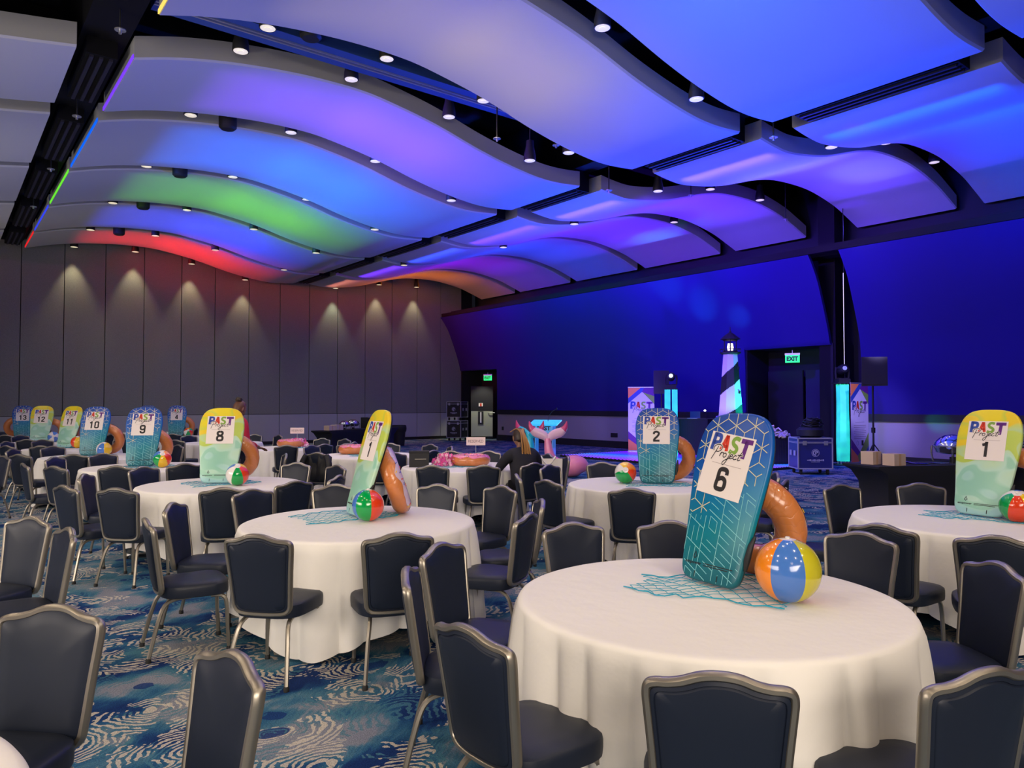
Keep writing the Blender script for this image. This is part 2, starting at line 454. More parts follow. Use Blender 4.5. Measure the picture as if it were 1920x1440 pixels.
def ribbon(bm, pts, w, y, mi, xf=None):
    n = len(pts)
    L = []; Rr = []
    for i, p in enumerate(pts):
        a = pts[max(i - 1, 0)]; b = pts[min(i + 1, n - 1)]
        dx, dz = b[0] - a[0], b[1] - a[1]
        d = math.hypot(dx, dz) or 1
        nx, nz = -dz / d * w / 2, dx / d * w / 2
        q1 = Vector((p[0] + nx, y, p[1] + nz)); q2 = Vector((p[0] - nx, y, p[1] - nz))
        if xf is not None: q1 = xf @ q1; q2 = xf @ q2
        L.append(bm.verts.new(q1)); Rr.append(bm.verts.new(q2))
    for i in range(n - 1):
        bm.faces.new((L[i], L[i + 1], Rr[i + 1], Rr[i])).material_index = mi
def skin_obj(name, verts, edges, radii, m, parent=None, root=0, sub=2, flat=None):
    me = bpy.data.meshes.new(name)
    me.from_pydata([tuple(v) for v in verts], edges, [])
    me.materials.append(m)
    o = bpy.data.objects.new(name, me)
    COL.objects.link(o)
    if parent is not None: o.parent = parent
    md = o.modifiers.new('skin', 'SKIN')
    md.use_smooth_shade = True
    for i, v in enumerate(me.skin_vertices[0].data):
        r = radii[i]
        v.radius = (r, r) if isinstance(r, (int, float)) else r
        v.use_root = (i == root)
    s = o.modifiers.new('subsurf', 'SUBSURF')
    s.levels = sub; s.render_levels = sub
    return o

# ------------------------------------------------------------------ materials
M = {}
M['vinyl'] = mat('navy_vinyl', (.010, .015, .030), .45, spec=.32)
nt = NT(M['vinyl']); ns = nt.n('ShaderNodeTexNoise', i_Scale=420.0); nt.bump(ns.outputs[0], .12, .001)
M['metal'] = mat('champagne_metal', (.33, .30, .25), .38, .85)
nt = NT(M['metal']); ns = nt.n('ShaderNodeTexNoise', i_Scale=60.0); nt.bump(ns.outputs[0], .08, .001)
M['rubber'] = mat('black_rubber', (.012, .012, .012), .7)
M['cloth'] = mat('white_tablecloth', (.79, .77, .73), .85, spec=.2)
nt = NT(M['cloth']); tcn = nt.n('ShaderNodeTexCoord'); ns = nt.n('ShaderNodeTexNoise', i_Scale=9.0, i_Detail=3.0); nt.l(tcn.outputs['Object'], ns.inputs['Vector']); nt.bump(ns.outputs[0], .25, .02)
M['board_top'] = mat('plywood', (.3, .2, .12), .6)
M['black'] = mat('matte_black', (.010, .010, .012), .6)
M['blackfab'] = mat('black_spandex', (.008, .009, .016), .75)
M['navyfab'] = mat('navy_drape', (.012, .016, .05), .8)
M['panel'] = mat('ceiling_cloud_white', (.50, .50, .53), .8, spec=.2)
M['fascia'] = mat('ceiling_cloud_edge', (.42, .42, .42), .8)
M['deck'] = mat('dark_deck', (.004, .005, .008), .9)
M['beam'] = mat('dark_beam', (.004, .004, .006), .7, spec=.2)
M['track'] = mat('track_blue', (.03, .08, .28), .5)
M['slat'] = mat('vent_slat', (.014, .014, .035), .5)
M['alu'] = mat('aluminium', (.6, .6, .62), .35, .8)
M['lampglow'] = mat('lamp_reflector', (.9, .85, .7), .3, emit=(1, .88, .58), estr=.62)
M['paper'] = mat('paper', (.78, .71, .68), .7)
M['c_blue'] = mat('print_blue', (.02, .06, .35), .6)
M['c_red'] = mat('print_red', (.62, .035, .01), .6)
M['c_green'] = mat('print_green', (.20, .36, .05), .6)
M['c_purple'] = mat('print_purple', (.11, .01, .20), .6)
M['c_black'] = mat('print_black', (.012, .010, .012), .6)
M['c_orange'] = mat('print_orange', (.8, .22, .06), .6)
M['chrome'] = mat('chrome', (.75, .75, .78), .12, 1.0)
M['kraft'] = mat('kraft_board', (.62, .47, .38), .8)
M['skin'] = mat('brown_skin', (.22, .10, .06), .5)
M['navyshirt'] = mat('navy_shirt', (.004, .004, .012), .8)
M['redshirt'] = mat('crimson_shirt', (.50, .008, .04), .7)
M['hair'] = mat('dark_hair', (.025, .012, .008), .45)
M['braid'] = mat('blonde_braids', (.35, .17, .045), .5)
M['tote'] = mat('canvas_tote', (.80, .76, .70), .8)
M['cyan'] = mat('cyan_glow_fabric', (.1, .6, .55), .5, emit=(0.0, .95, .80), estr=.85)
nt = NT(M['cyan']); ns = nt.n('ShaderNodeTexNoise', i_Scale=5.0, i_Detail=4.0); tcn = nt.n('ShaderNodeTexCoord'); nt.l(tcn.outputs['Object'], ns.inputs['Vector'])
nt.l(nt.ramp(ns.outputs[0], [(.35, (0, .45, .22)), (.65, (.02, .90, .36))]), nt.b.inputs['Emission Color'])
M['exit'] = mat('exit_green', (.0, .4, .08), .4, emit=(.02, 1, .22), estr=1.3)
M['exitdark'] = mat('exit_letter', (.6, 1, .7), .4, emit=(.5, 1, .6), estr=2.0)
M['graydoor'] = mat('door_grey', (.42, .45, .34), .6)
M['whiteglow'] = mat('white_led', (1, 1, 1), .4, emit=(1, .95, .85), estr=6.0)
M['steel'] = mat('case_edge', (.5, .5, .55), .4, .4)
M['casepanel'] = mat('case_panel', (.02, .025, .15), .35)
M['pinkinf'] = mat('pink_vinyl', (.85, .26, .42), .3, spec=.6, coat=.3)
M['tealinf'] = mat('teal_vinyl', (.02, .5, .65), .3, spec=.6, coat=.3)
M['net'] = mat('teal_net', (.0, .30, .44), .7)
M['lei'] = mat('pink_petals', (.85, .12, .42), .7)
M['lei2'] = mat('pale_petals', (.9, .5, .65), .7)
M['donut'] = mat('brown_vinyl', (.60, .20, .055), .28, spec=.6, coat=.4)
nt = NT(M['donut'])
tcn = nt.n('ShaderNodeTexCoord'); sx = nt.n('ShaderNodeSeparateXYZ'); nt.l(tcn.outputs['Object'], sx.inputs[0])
an = nt.math('ARCTAN2', sx.outputs[1], sx.outputs[0])
nz = nt.n('ShaderNodeTexNoise', i_Scale=7.0); nt.l(tcn.outputs['Object'], nz.inputs['Vector'])
wv = nt.math('SINE', nt.math('ADD', nt.math('MULTIPLY', an, 17.0), nt.math('MULTIPLY', nz.outputs[0], 14.0)))
nt.bump(nt.math('POWER', nt.math('ABSOLUTE', wv), .3), .28, .008)
M['frost'] = mat('pink_frosting', (.80, .22, .36), .25, spec=.6, coat=.4)
M['frostp'] = mat('pale_frosting', (.62, .48, .62), .25, spec=.6, coat=.4)
BC = {'red': (.75, .05, .01), 'yellow': (.80, .50, .01), 'green': (.0, .32, .06), 'blue': (.06, .18, .55), 'white': (.75, .72, .70), 'orange': (.85, .25, .01), 'lime': (.55, .50, .02)}
for k, c in BC.items(): M['ball_' + k] = mat('ball_' + k, c, .15, spec=.6, coat=.5)

# carpet
M['carpet'] = mat('carpet', (.1, .1, .1), .95, spec=.1)
nt = NT(M['carpet'])
tcn = nt.n('ShaderNodeTexCoord')
mp = nt.n('ShaderNodeMapping'); nt.l(tcn.outputs['Object'], mp.inputs[0]); mp.inputs['Rotation'].default_value = (0, 0, R(-50)); mp.inputs['Scale'].default_value = (1.0, 1.25, 1)
warp = nt.n('ShaderNodeTexNoise', i_Scale=2.6, i_Detail=3.0, i_Roughness=.55); nt.l(mp.outputs[0], warp.inputs['Vector'])
vadd = nt.n('ShaderNodeMixRGB', blend_type='ADD'); vadd.inputs[0].default_value = .26; nt.l(mp.outputs[0], vadd.inputs[1]); nt.l(warp.outputs['Color'], vadd.inputs[2])
big = nt.n('ShaderNodeTexNoise', i_Scale=1.9, i_Detail=2.0, i_Roughness=.5); nt.l(vadd.outputs[0], big.inputs['Vector'])
streak = nt.n('ShaderNodeTexNoise', i_Scale=1.0, i_Detail=3.0)
mps = nt.n('ShaderNodeMapping'); nt.l(vadd.outputs[0], mps.inputs[0]); mps.inputs['Scale'].default_value = (5, 38, 1); nt.l(mps.outputs[0], streak.inputs['Vector'])
bf = nt.math('ADD', big.outputs[0], nt.math('MULTIPLY', nt.math('SUBTRACT', streak.outputs[0], .5), .16))
base = nt.ramp(bf, [(.36, (.006, .022, .095)), (.43, (.010, .045, .13)), (.49, (.022, .09, .165)), (.55, (.05, .13, .19)), (.62, (.17, .185, .22))])
vor = nt.n('ShaderNodeTexVoronoi', i_Scale=1.9); nt.l(vadd.outputs[0], vor.inputs['Vector'])
fine = nt.n('ShaderNodeTexNoise', i_Scale=30.0, i_Detail=1.0); nt.l(mp.outputs[0], fine.inputs['Vector'])
ringv = nt.math('SINE', nt.math('ADD', nt.math('MULTIPLY', vor.outputs['Distance'], 92.0), nt.math('MULTIPLY', fine.outputs[0], 4.5)))
ring = nt.math('GREATER_THAN', ringv, nt.math('SUBTRACT', .25, nt.math('MULTIPLY', fine.outputs[0], .4)))
reg = nt.n('ShaderNodeTexNoise', i_Scale=4.0, i_Detail=2.0); nt.l(mp.outputs[0], reg.inputs['Vector'])
core = nt.math('GREATER_THAN', vor.outputs['Distance'], .15)
scc = nt.n('ShaderNodeSeparateColor'); nt.l(vor.outputs['Color'], scc.inputs[0])
regm = nt.math('MULTIPLY', nt.math('MULTIPLY', nt.math('GREATER_THAN', nt.math('ADD', reg.outputs[0], nt.math('MULTIPLY', nt.math('SUBTRACT', fine.outputs[0], .5), .16)), .47), nt.math('GREATER_THAN', scc.outputs[0], .32)), core)
navy = nt.math('MULTIPLY', nt.math('LESS_THAN', vor.outputs['Distance'], .17), nt.math('GREATER_THAN', big.outputs[0], .47))
c0 = nt.mix(nt.math('MULTIPLY', navy, .9), base, (.008, .03, .12))
c1 = nt.mix(nt.math('MULTIPLY', nt.math('MULTIPLY', ring, regm), .92), c0, (.40, .37, .31))
reg2 = nt.n('ShaderNodeTexNoise', i_Scale=2.2, i_Detail=1.0)
mp2 = nt.n('ShaderNodeMapping'); nt.l(vadd.outputs[0], mp2.inputs[0]); mp2.inputs['Location'].default_value = (5, 3, 1); nt.l(mp2.outputs[0], reg2.inputs['Vector'])
m2 = nt.math('MULTIPLY', nt.math('GREATER_THAN', reg2.outputs[0], .52), nt.math('MULTIPLY', nt.math('GREATER_THAN', ringv, .2), nt.math('SUBTRACT', 1.0, regm)))
c2 = nt.mix(nt.math('MULTIPLY', m2, .7), c1, (.05, .15, .20))
grain = nt.n('ShaderNodeTexNoise', i_Scale=150.0, i_Detail=2.0); nt.l(tcn.outputs['Object'], grain.inputs['Vector'])
gm = nt.n('ShaderNodeMixRGB', blend_type='MULTIPLY'); gm.inputs[0].default_value = .8; nt.l(c2, gm.inputs[1])
nt.l(nt.ramp(grain.outputs[0], [(.3, (.65, .65, .65)), (.7, (1.85, 1.85, 1.85))]), gm.inputs[2])
nt.l(gm.outputs[0], nt.b.inputs['Base Color'])
nt.bump(grain.outputs[0], .3, .004)

M['wallfar'] = mat('grey_airwall_fabric', (.22, .22, .21), .95, spec=.1)
nt = NT(M['wallfar']); tcn = nt.n('ShaderNodeTexCoord'); ns = nt.n('ShaderNodeTexNoise', i_Scale=55.0, i_Detail=3.0); nt.l(tcn.outputs['Object'], ns.inputs['Vector'])
nt.l(nt.ramp(ns.outputs[0], [(.3, (.20, .205, .19)), (.7, (.27, .275, .255))]), nt.b.inputs['Base Color'])
M['wallfarlow'] = mat('grey_wainscot', (.42, .42, .45), .9, spec=.1)
M['wallblue'] = mat('acoustic_wall_fabric', (.022, .015, .16), .9, spec=.1)
M['walllow'] = mat('lower_wall_lilac', (.30, .27, .30), .85)
M['wallplain'] = mat('plain_wall', (.25, .24, .27), .9)
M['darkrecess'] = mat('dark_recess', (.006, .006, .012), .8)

# boogie board faces
M['bd_back'] = mat('board_slick_black', (.012, .012, .014), .35)
M['bd_blue'] = mat('board_blue_face', (0, .2, .3), .35, spec=.5)
nt = NT(M['bd_blue']); tcn = nt.n('ShaderNodeTexCoord'); sx = nt.n('ShaderNodeSeparateXYZ'); nt.l(tcn.outputs['Object'], sx.inputs[0])
nt.l(nt.ramp(nt.math('DIVIDE', nt.math('ADD', sx.outputs[2], nt.math('MULTIPLY', sx.outputs[0], -.25)), .9), [(0.0, (.0, .11, .15)), (.28, (.0, .20, .26)), (.48, (.0, .17, .36)), (.68, (.0, .09, .42)), (1.0, (.0, .045, .32))]), nt.b.inputs['Base Color'])
M['bd_gold'] = mat('board_gold_lines', (.62, .58, .36), .4)
M['bd_line'] = mat('board_pale_lines', (.22, .58, .62), .4)
M['bd_yel'] = mat('board_yellow_face', (.7, .7, .1), .35, spec=.5)
nt = NT(M['bd_yel']); tcn = nt.n('ShaderNodeTexCoord'); sx = nt.n('ShaderNodeSeparateXYZ'); nt.l(tcn.outputs['Object'], sx.inputs[0])
mp = nt.n('ShaderNodeMapping'); nt.l(tcn.outputs['Object'], mp.inputs[0]); mp.inputs['Rotation'].default_value = (0, R(35), 0); mp.inputs['Scale'].default_value = (1.0, 0, 1.9)
ns = nt.n('ShaderNodeTexNoise', i_Scale=2.2, i_Detail=0.0, i_Distortion=1.3); nt.l(mp.outputs[0], ns.inputs['Vector'])
bandv = nt.math('ADD', nt.math('DIVIDE', sx.outputs[2], .9), nt.math('MULTIPLY', nt.math('SUBTRACT', ns.outputs[0], .5), .95))
nt.l(nt.ramp(bandv, [(0.0, (.30, .55, .56)), (.10, (.34, .60, .52)), (.13, (.26, .54, .42)), (.22, (.28, .56, .42)), (.25, (.42, .66, .54)), (.34, (.46, .66, .44)), (.37, (.42, .56, .08)), (.52, (.46, .58, .09)), (.55, (.42, .60, .30)), (.62, (.52, .60, .14)), (.66, (.74, .54, .02)), (.82, (.76, .56, .01)), (.86, (.54, .58, .05)), (.99, (.76, .62, .01))]), nt.b.inputs['Base Color'])

# ------------------------------------------------------------------ setting
def struct(name, bm, m, smooth=False, **kw):
    o = build(name, bm, m, None, smooth=smooth, **kw)
    o['kind'] = 'structure'
    return o
bm = bmesh.new(); box(bm, (6, 12, -.05), (34, 40, .1)); struct('floor', bm, M['carpet'])
bm = bmesh.new(); box(bm, (6, 12, 8.75), (34, 40, .1)); struct('ceiling', bm, M['deck'])
# far grey operable wall with panels
seams = [-10.6, -9.3, -8.0, -6.7, -5.4, -4.1, -2.8, -1.6, -.3, .95, 2.22, 3.49, 4.77, 6.05, 7.36, 8.6, 9.93, 11.21, 12.48, 13.77, 15.1, 16.45, 17.78, 19.08, 20.29]
YW = 29.96
bm = bmesh.new()
box(bm, (5, YW + .16, 4.35), (32, .1, 8.7), mi=2)
for a, b in zip(seams, seams[1:]):
    box(bm, ((a + b) / 2, YW + .05, 4.9), (b - a - .025, .1, 7.3), mi=0)
    box(bm, ((a + b) / 2, YW + .045, .68), (b - a - .025, .12, 1.10), mi=1)
struct('wall_far', bm, [M['wallfar'], M['wallfarlow'], M['darkrecess']])
bm = bmesh.new(); box(bm, (4.9, YW - .02, .065), (30, .03, .13)); struct('baseboard_far', bm, M['black'])
bm = bmesh.new(); box(bm, (-10.8, 12, 4.35), (.1, 37, 8.7)); struct('wall_left', bm, M['wallplain'])
bm = bmesh.new(); box(bm, (5, -6.6, 4.35), (32, .1, 8.7)); struct('wall_near', bm, M['wallplain'])

# right wall: dark structural wall, curved acoustic panels, lower wall, rail
XR = 21.55
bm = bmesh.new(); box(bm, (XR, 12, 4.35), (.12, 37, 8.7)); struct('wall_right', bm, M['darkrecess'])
prof = [(18.08, 5.60), (18.28, 5.35), (18.52, 4.98), (18.75, 4.45), (18.95, 3.95), (19.1, 3.5), (19.17, 3.15), (19.2, 2.6), (19.2, 1.38)]
def wall_strip(y0, y1, z0, z1):
    pts = []
    P = catmull(prof, 4)
    for x, z in P:
        if z0 - 1e-6 <= z <= z1 + 1e-6: pts.append((x, z))
    if pts[-1][1] > z0 + .01: pts.append((19.2, z0))
    return [sc(x, 0, z) for x, z in pts], y0 * S, y1 * S
def curved(bm, y0, y1, z0, z1):
    P, a, b = wall_strip(y0, y1, z0, z1)
    r0 = [Vector((p[0], a, p[2])) for p in P] + [Vector((p[0] + .12, a, p[2])) for p in reversed(P)]
    r1 = [Vector((v.x, b, v.z)) for v in r0]
    loft(bm, [r0, r1])
bm = bmesh.new()
curved(bm, 13.12, 25.58, 1.38, 5.62)
curved(bm, 10.42, 13.12, 3.28, 5.62)
curved(bm, 25.58, 28.4, 3.18, 5.62)
struct('wall_right_curved_back', bm, M['wallblue'], smooth=True)
bm = bmesh.new()
curved(bm, -5.0, 9.59, 1.38, 5.62)
struct('wall_right_curved_front', bm, M['wallblue'], smooth=True)
XL = 19.2 * S
def low(bm, y0, y1):
    box(bm, (XL + .08, (y0 + y1) / 2 * S, .62), (.1, (y1 - y0) * S, 1.24))
bm = bmesh.new(); low(bm, 13.12, 25.58); low(bm, -5, 9.59); struct('wall_right_lower', bm, M['walllow'])
bm = bmesh.new()
for y0, y1 in ((13.12, 25.58), (-5, 9.59)):
    box(bm, (XL + .03, (y0 + y1) / 2 * S, 1.29), (.12, (y1 - y0) * S, .20))
struct('trim_1', bm, M['black'])
bm = bmesh.new()
for y0, y1 in ((13.12, 25.58), (-5, 9.59)):
    box(bm, (XL + .0, (y0 + y1) / 2 * S, .13), (.06, (y1 - y0) * S, .26))
struct('baseboard_right', bm, M['black'])
# black head beam above the curved panels and truss box
bm = bmesh.new()
box(bm, (18.9 * S, 12, 6.0), (.5, 36, .32)); box(bm, (18.2 * S, 12, 5.92), (.14, 36, .16))
struct('trim_2', bm, M['beam'])
bm = bmesh.new(); box(bm, (20.6, 11.15, 4.3), (.5, .5, 8.5)); struct('trim_3', bm, M['beam'])
# beams between the rows of ceiling clouds
bm = bmesh.new(); box(bm, (1.82 * S, 12, 7.95), (.62, 36, 1.5)); struct('trim_4', bm, M['beam'])
bm = bmesh.new(); box(bm, (11.27 * S, 12, 7.9), (.5, 36, 1.5)); struct('trim_5', bm, M['beam'])
bm = bmesh.new()
for k in range(14): box(bm, (6, -4 + k * 2.4, 8.45), (32, .12, .4))
struct('trim_6', bm, M['beam'])
# operable partition track
bm = bmesh.new()
box(bm, (7, 11.43, 7.98), (9.2, .56, 1.0), mi=0)
box(bm, (7, 11.38, 7.47), (9.2, .035, .03), mi=1); box(bm, (7, 11.47, 7.47), (9.2, .035, .03), mi=1)
struct('trim_7', bm, [M['track'], M['alu']])

# doorways
def doorway(n, y0, y1, ztop, leafcol, x0, handle=True):
    """recess behind the curved wall with a pair of leaves"""
    a, b = y0 * S, y1 * S
    bm = bmesh.new()
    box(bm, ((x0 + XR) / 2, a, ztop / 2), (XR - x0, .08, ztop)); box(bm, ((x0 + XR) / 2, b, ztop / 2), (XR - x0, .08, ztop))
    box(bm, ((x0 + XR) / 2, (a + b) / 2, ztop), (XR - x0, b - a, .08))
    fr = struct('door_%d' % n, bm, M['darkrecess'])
    return fr
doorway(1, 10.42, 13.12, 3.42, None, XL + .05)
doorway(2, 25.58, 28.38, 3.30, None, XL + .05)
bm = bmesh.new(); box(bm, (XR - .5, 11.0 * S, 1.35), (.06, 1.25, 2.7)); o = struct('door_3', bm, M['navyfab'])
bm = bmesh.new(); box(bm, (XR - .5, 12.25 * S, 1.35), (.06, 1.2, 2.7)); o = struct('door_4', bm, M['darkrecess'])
# far door leaf, half open, pale lower plate
bm = bmesh.new(); box(bm, (0, 0, 1.25), (1.05, .05, 2.5)); dl = struct('door_5', bm, M['darkrecess']); dl.location = (20.45, 28.45, 0); dl.rotation_euler = (0, 0, R(-38))
bm = bmesh.new(); box(bm, (0, -.03, .72), (1.02, .012, 1.20)); build('kick_plate', bm, M['graydoor'], dl, False)
bm = bmesh.new(); box(bm, (-.05, -.05, 1.0), (.26, .02, .62), mi=0); box(bm, (-.05, -.065, 1.02), (.07, .02, .5), mi=1); build('push_pad', bm, [M['black'], M['alu']], dl, False)
bm = bmesh.new(); tube(bm, [(.3, -.06, 1.24), (.36, -.1, 1.24), (.62, -.1, 1.24)], .02, 8); build('door_handle', bm, M['alu'], dl)
bm = bmesh.new(); box(bm, (-.05, -.04, 1.62), (.2, .01, .16), mi=0); box(bm, (-.05, -.047, 1.62), (.08, .006, .14), mi=1); build('notice', bm, [M['paper'], M['c_red']], dl, False)

# exit signs
def exit_sign(x, y, z, rz, label):
    t = empty('exit_sign', (x, y, z), rz)
    tag(t, label, 'sign', 'green exit signs')
    bm = bmesh.new(); box(bm, (0, 0, .22), (.42, .05, .06)); tube(bm, [(0, 0, .24), (0, 0, .34)], .012, 8); build('sign_bracket', bm, M['alu'], t, False)
    bm = bmesh.new(); box(bm, (0, 0, .08), (.40, .03, .22)); build('sign_panel', bm, M['exit'], t, False)
    bm = bmesh.new(); put_text(bm, 'EXIT', -.16, .015, .32, .14, -.018, 0, .06); build('lettering', bm, M['c_black'], t, False)
exit_sign(20.0, 12.05, 2.92, R(-65), 'green EXIT sign over the dark doorway right of the lighthouse')
exit_sign(20.1, 27.5, 2.78, R(-60), 'small green EXIT sign over the far corner door')

# wall fittings on the lower right wall
for k, (y, z, w, lab) in enumerate([(25.2, .55, .12, 'small wall socket nearest the far corner door'), (21.6, .5, .12, 'small dark wall socket right of the lectern'), (18.6, .48, .34, 'dark double wall socket left of the left banner')]):
    bm = bmesh.new(); box(bm, (XL + .02, y * S, z), (.03, w, .16)); bevel(bm, .004); o = build('wall_socket', bm, M['black'], None, False); tag(o, lab, 'socket', 'sockets on the lower wall')
bm = bmesh.new(); box(bm, (0, 0, 0), (.12, .04, .22)); bevel(bm, .01); box(bm, (0, -.025, .02), (.08, .01, .1)); o = build('wall_control', bm, M['paper'], None, False, loc=(XL - .02, 13.35 * S, 1.72)); o.rotation_euler = (0, 0, R(-90)); tag(o, 'white wall control box left of the dark doorway', 'switch')
# bright conduit light strip in the gap of the curved wall
bm = bmesh.new(); tube(bm, [(0, 0, 0), (0, 0, 2.6)], .008, 6); o = build('light_strip', bm, mat('strip_glow', (1, 1, .8), .4, emit=(1, .95, .75), estr=.7), None, True, loc=(XL - .2, 9.95 * S, 2.75)); tag(o, 'thin bright vertical light strip in the gap of the blue wall', 'light strip')
bm = bmesh.new(); tube(bm, [(.02, .0, -2.75), (.02, .0, 5.95)], .011, 6); build('conduit', bm, M['black'], o)

# ------------------------------------------------------------------ ceiling clouds
ZM = [(2.17, 6.63), (2.8, 6.81), (3.5, 6.95), (4.28, 7.05), (5.0, 7.10), (5.8, 7.10), (6.5, 7.01), (7.3, 6.86), (8.2, 6.62), (8.95, 6.46), (9.7, 6.35), (10.3, 6.33), (10.95, 6.38)]
ZR = [(11.6, 6.43), (12.0, 6.38), (12.5, 6.36), (13.2, 6.45), (13.9, 6.59), (14.6, 6.79), (15.2, 6.96), (16.0, 7.11), (17.0, 7.16), (17.8, 7.12), (18.8, 6.95), (19.5, 6.74), (20.05, 6.55)]
ZL = [(1.45, 6.60), (.8, 6.50), (0.1, 6.42), (-.7, 6.48), (-1.6, 6.68), (-2.6, 6.92), (-3.6, 7.06), (-4.6, 7.12), (-5.8, 7.05), (-7.0, 6.9), (-8.2, 6.75), (-9.6, 6.65)]
TH = .36
def cloud(name, prof, y0, y1, label, group):
    P = catmull(prof, 4)
    bm = bmesh.new()
    a, b = y0 * S, y1 * S
    rows = []
    for yy in (a, a + .03, b - .03, b):
        rows.append([bm.verts.new(sc(x, 0, z)[:1] + (yy,) + (sc(x, 0, z)[2] + (.03 if yy in (a, b) else 0),)) for x, z in P])
    rt = [[bm.verts.new((sc(x, 0, z)[0], yy, sc(x, 0, z)[2] + TH)) for x, z in P] for yy in (a, b)]
    n = len(P)
    def strip(A, B, mi):
        for i in range(n - 1): bm.faces.new((A[i], A[i + 1], B[i + 1], B[i])).material_index = mi
    strip(rows[0], rows[1], 0); strip(rows[1], rows[2], 0); strip(rows[2], rows[3], 0)
    strip(rows[0], rt[0], 1); strip(rows[3], rt[1], 1); strip(rt[0], rt[1], 1)
    for i in (0, n - 1):
        f = bm.faces.new((rt[0][i], rows[0][i], rows[1][i], rows[2][i], rows[3][i], rt[1][i])); f.material_index = 1
    o = build(name, bm, [M['panel'], M['fascia']], None, True, angle=25)
    tag(o, label, 'ceiling panel', group)
    return o
MIDL = [None, None, 'white wavy ceiling panel with azure glow at the top right, largest', 'white wavy ceiling panel with yellow and cyan glow nearer than the track',
        'wavy ceiling panel with purple glow turning blue', 'wavy ceiling panel with bright azure glow', 'wavy ceiling panel with green glow', 'wavy ceiling panel with royal blue glow, middle row', 'wavy ceiling panel with red glow next to the grey wall']
for i, (y0, y1) in enumerate(PY):
    if i >= 1:
        pc = cloud('ceiling_panel', ZM, y0, y1, MIDL[i] or 'wavy ceiling panel of the middle row above the camera', 'wavy ceiling panels, middle row')
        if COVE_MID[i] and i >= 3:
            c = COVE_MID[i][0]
            bm = bmesh.new(); q = sc(2.17, 0, 6.63); box(bm, (q[0] - .012, (y0 + y1) / 2 * S, q[2] + .05), (.015, (y1 - y0) * S - .02, .06)); e_ = build('painted_lip_glow', bm, mat('lip_glow_paint', c, .5, emit=c, estr=.8), pc, False); e_['label'] = 'cove light painted on the panel lip'  # cove light catching the lip, painted as an emissive strip
    if i >= 1:
        cloud('ceiling_panel', ZR, y0, y1, ['', 'wavy ceiling panel over the buffet at the right edge, cut by the frame', 'blue lit wavy ceiling panel at the top right edge, partly out of frame', 'violet and white spotted wavy panel above the doorway side', 'violet wavy panel with a cyan glow at its right end', 'violet wavy panel with a pale cyan end, third from the track', 'blue wavy panel of the right row, fourth from the track', 'wavy ceiling panel with a thin violet band', 'wavy ceiling panel with orange glow in the far corner'][i], 'wavy ceiling panels, right row')
    if i >= 3:
        cloud('ceiling_panel', ZL, y0, y1, 'pale lilac ceiling panel at the left edge, %s' % ['nearest and highest in the picture', 'second from the top', 'third from the top', 'fourth from the top', 'fifth from the top', 'farthest'][i - 3], 'ceiling panels, left row')
# slot diffusers in the beams
def diffuser(x, y, z, l, label, group):
    top = 7.2 if x < 5 else 7.15
    t = empty('slot_diffuser', (x, y, z)); tag(t, label, 'air vent', group)
    bm = bmesh.new(); box(bm, (0, 0, (.01 + top - z) / 2), (.42, l, top - z - .01)); build('housing', bm, M['beam'], t, False)
    for k in range(3):
        bm = bmesh.new(); box(bm, (-.13 + .13 * k, 0, -.005), (.05, l - .1, .04)); build('slat', bm, M['slat'], t, False)
for i, (y0, y1) in enumerate(PY):
    if i < 3: continue
    ym = (y0 + y1) / 2 * S
    diffuser(1.8 * S, ym, 6.93, (y1 - y0) * S * .8, 'dark slot air vent in the left ceiling gap, %s' % ['nearest', 'second', 'third', 'fourth', 'fifth', 'farthest'][i - 3], 'slot vents in the left ceiling gap')
    diffuser(11.27 * S, ym, 6.66, (y1 - y0) * S * .8, 'dark slot air vent in the right ceiling gap, %s' % ['nearest', 'second', 'third', 'fourth', 'fifth', 'farthest'][i - 3], 'slot vents in the right ceiling gap')
diffuser(11.27 * S, 5.35 * S, 6.66, 2.6, 'dark slot air vent at the upper right between big panels', 'slot vents in the right ceiling gap')

# pendant downlights
def make_pendant():
    t = empty('pendant_downlight')
    bm = bmesh.new(); lathe(bm, [(.128, 0), (.130, .01), (.125, .12), (.085, .30), (.08, .42), (.03, .44)], 20); 
    build('housing', bm, M['black'], t)
    bm = bmesh.new(); lathe(bm, [(.112, -.004), (.112, -.001)], 20); lathe(bm, [(.05, -.010), (.05, -.003)], 12); build('lens', bm, M['lampglow'], t, True)
    bm = bmesh.new(); tube(bm, [(0, 0, .2), (0, 0, 1.0)], .012, 6); build('stem', bm, M['black'], t)
    return t
def stem_fit(t):
    for ch in t.children:
        if ch.name.startswith(('stem', 'drop_pipe')): ch.scale = (1, 1, 8.7 - t.location.z)
pend = make_pendant()
PN = {}
for i, p in enumerate(DOWN):
    t = pend if i == 0 else copy_tree(pend)
    t.location = (p[0], p[1], p[2] - .02); stem_fit(t)
    rown = {11.9: 'behind the partition track', 10.95: 'in front of the partition track', 7.64: 'in the nearest ceiling gap', 15.12: 'in the gap before the azure panel', 19.02: 'in the gap before the green panel', 22.82: 'in the gap before the royal blue panel', 26.61: 'in the gap before the red panel'}[p[1]]
    side = 'left half' if p[0] < 11 else 'right half'
    key = (rown, side); PN[key] = PN.get(key, 0) + 1
    tag(t, 'black pendant downlight %s, %s, %s from left' % (rown, side, ['first', 'second', 'third', 'fourth'][PN[key] - 1]), 'ceiling light', 'pendant downlights between the ceiling panels')
# wall washers
for i, p in enumerate(WASH):
    t = copy_tree(pend)
    t.location = (p[0], p[1], p[2]); stem_fit(t)
    tag(t, 'pendant wall washer making the %s light scallop on the grey wall' % ['leftmost', 'second', 'third', 'fourth', 'fifth', 'sixth', 'rightmost'][i], 'ceiling light', 'wall washers along the grey wall')
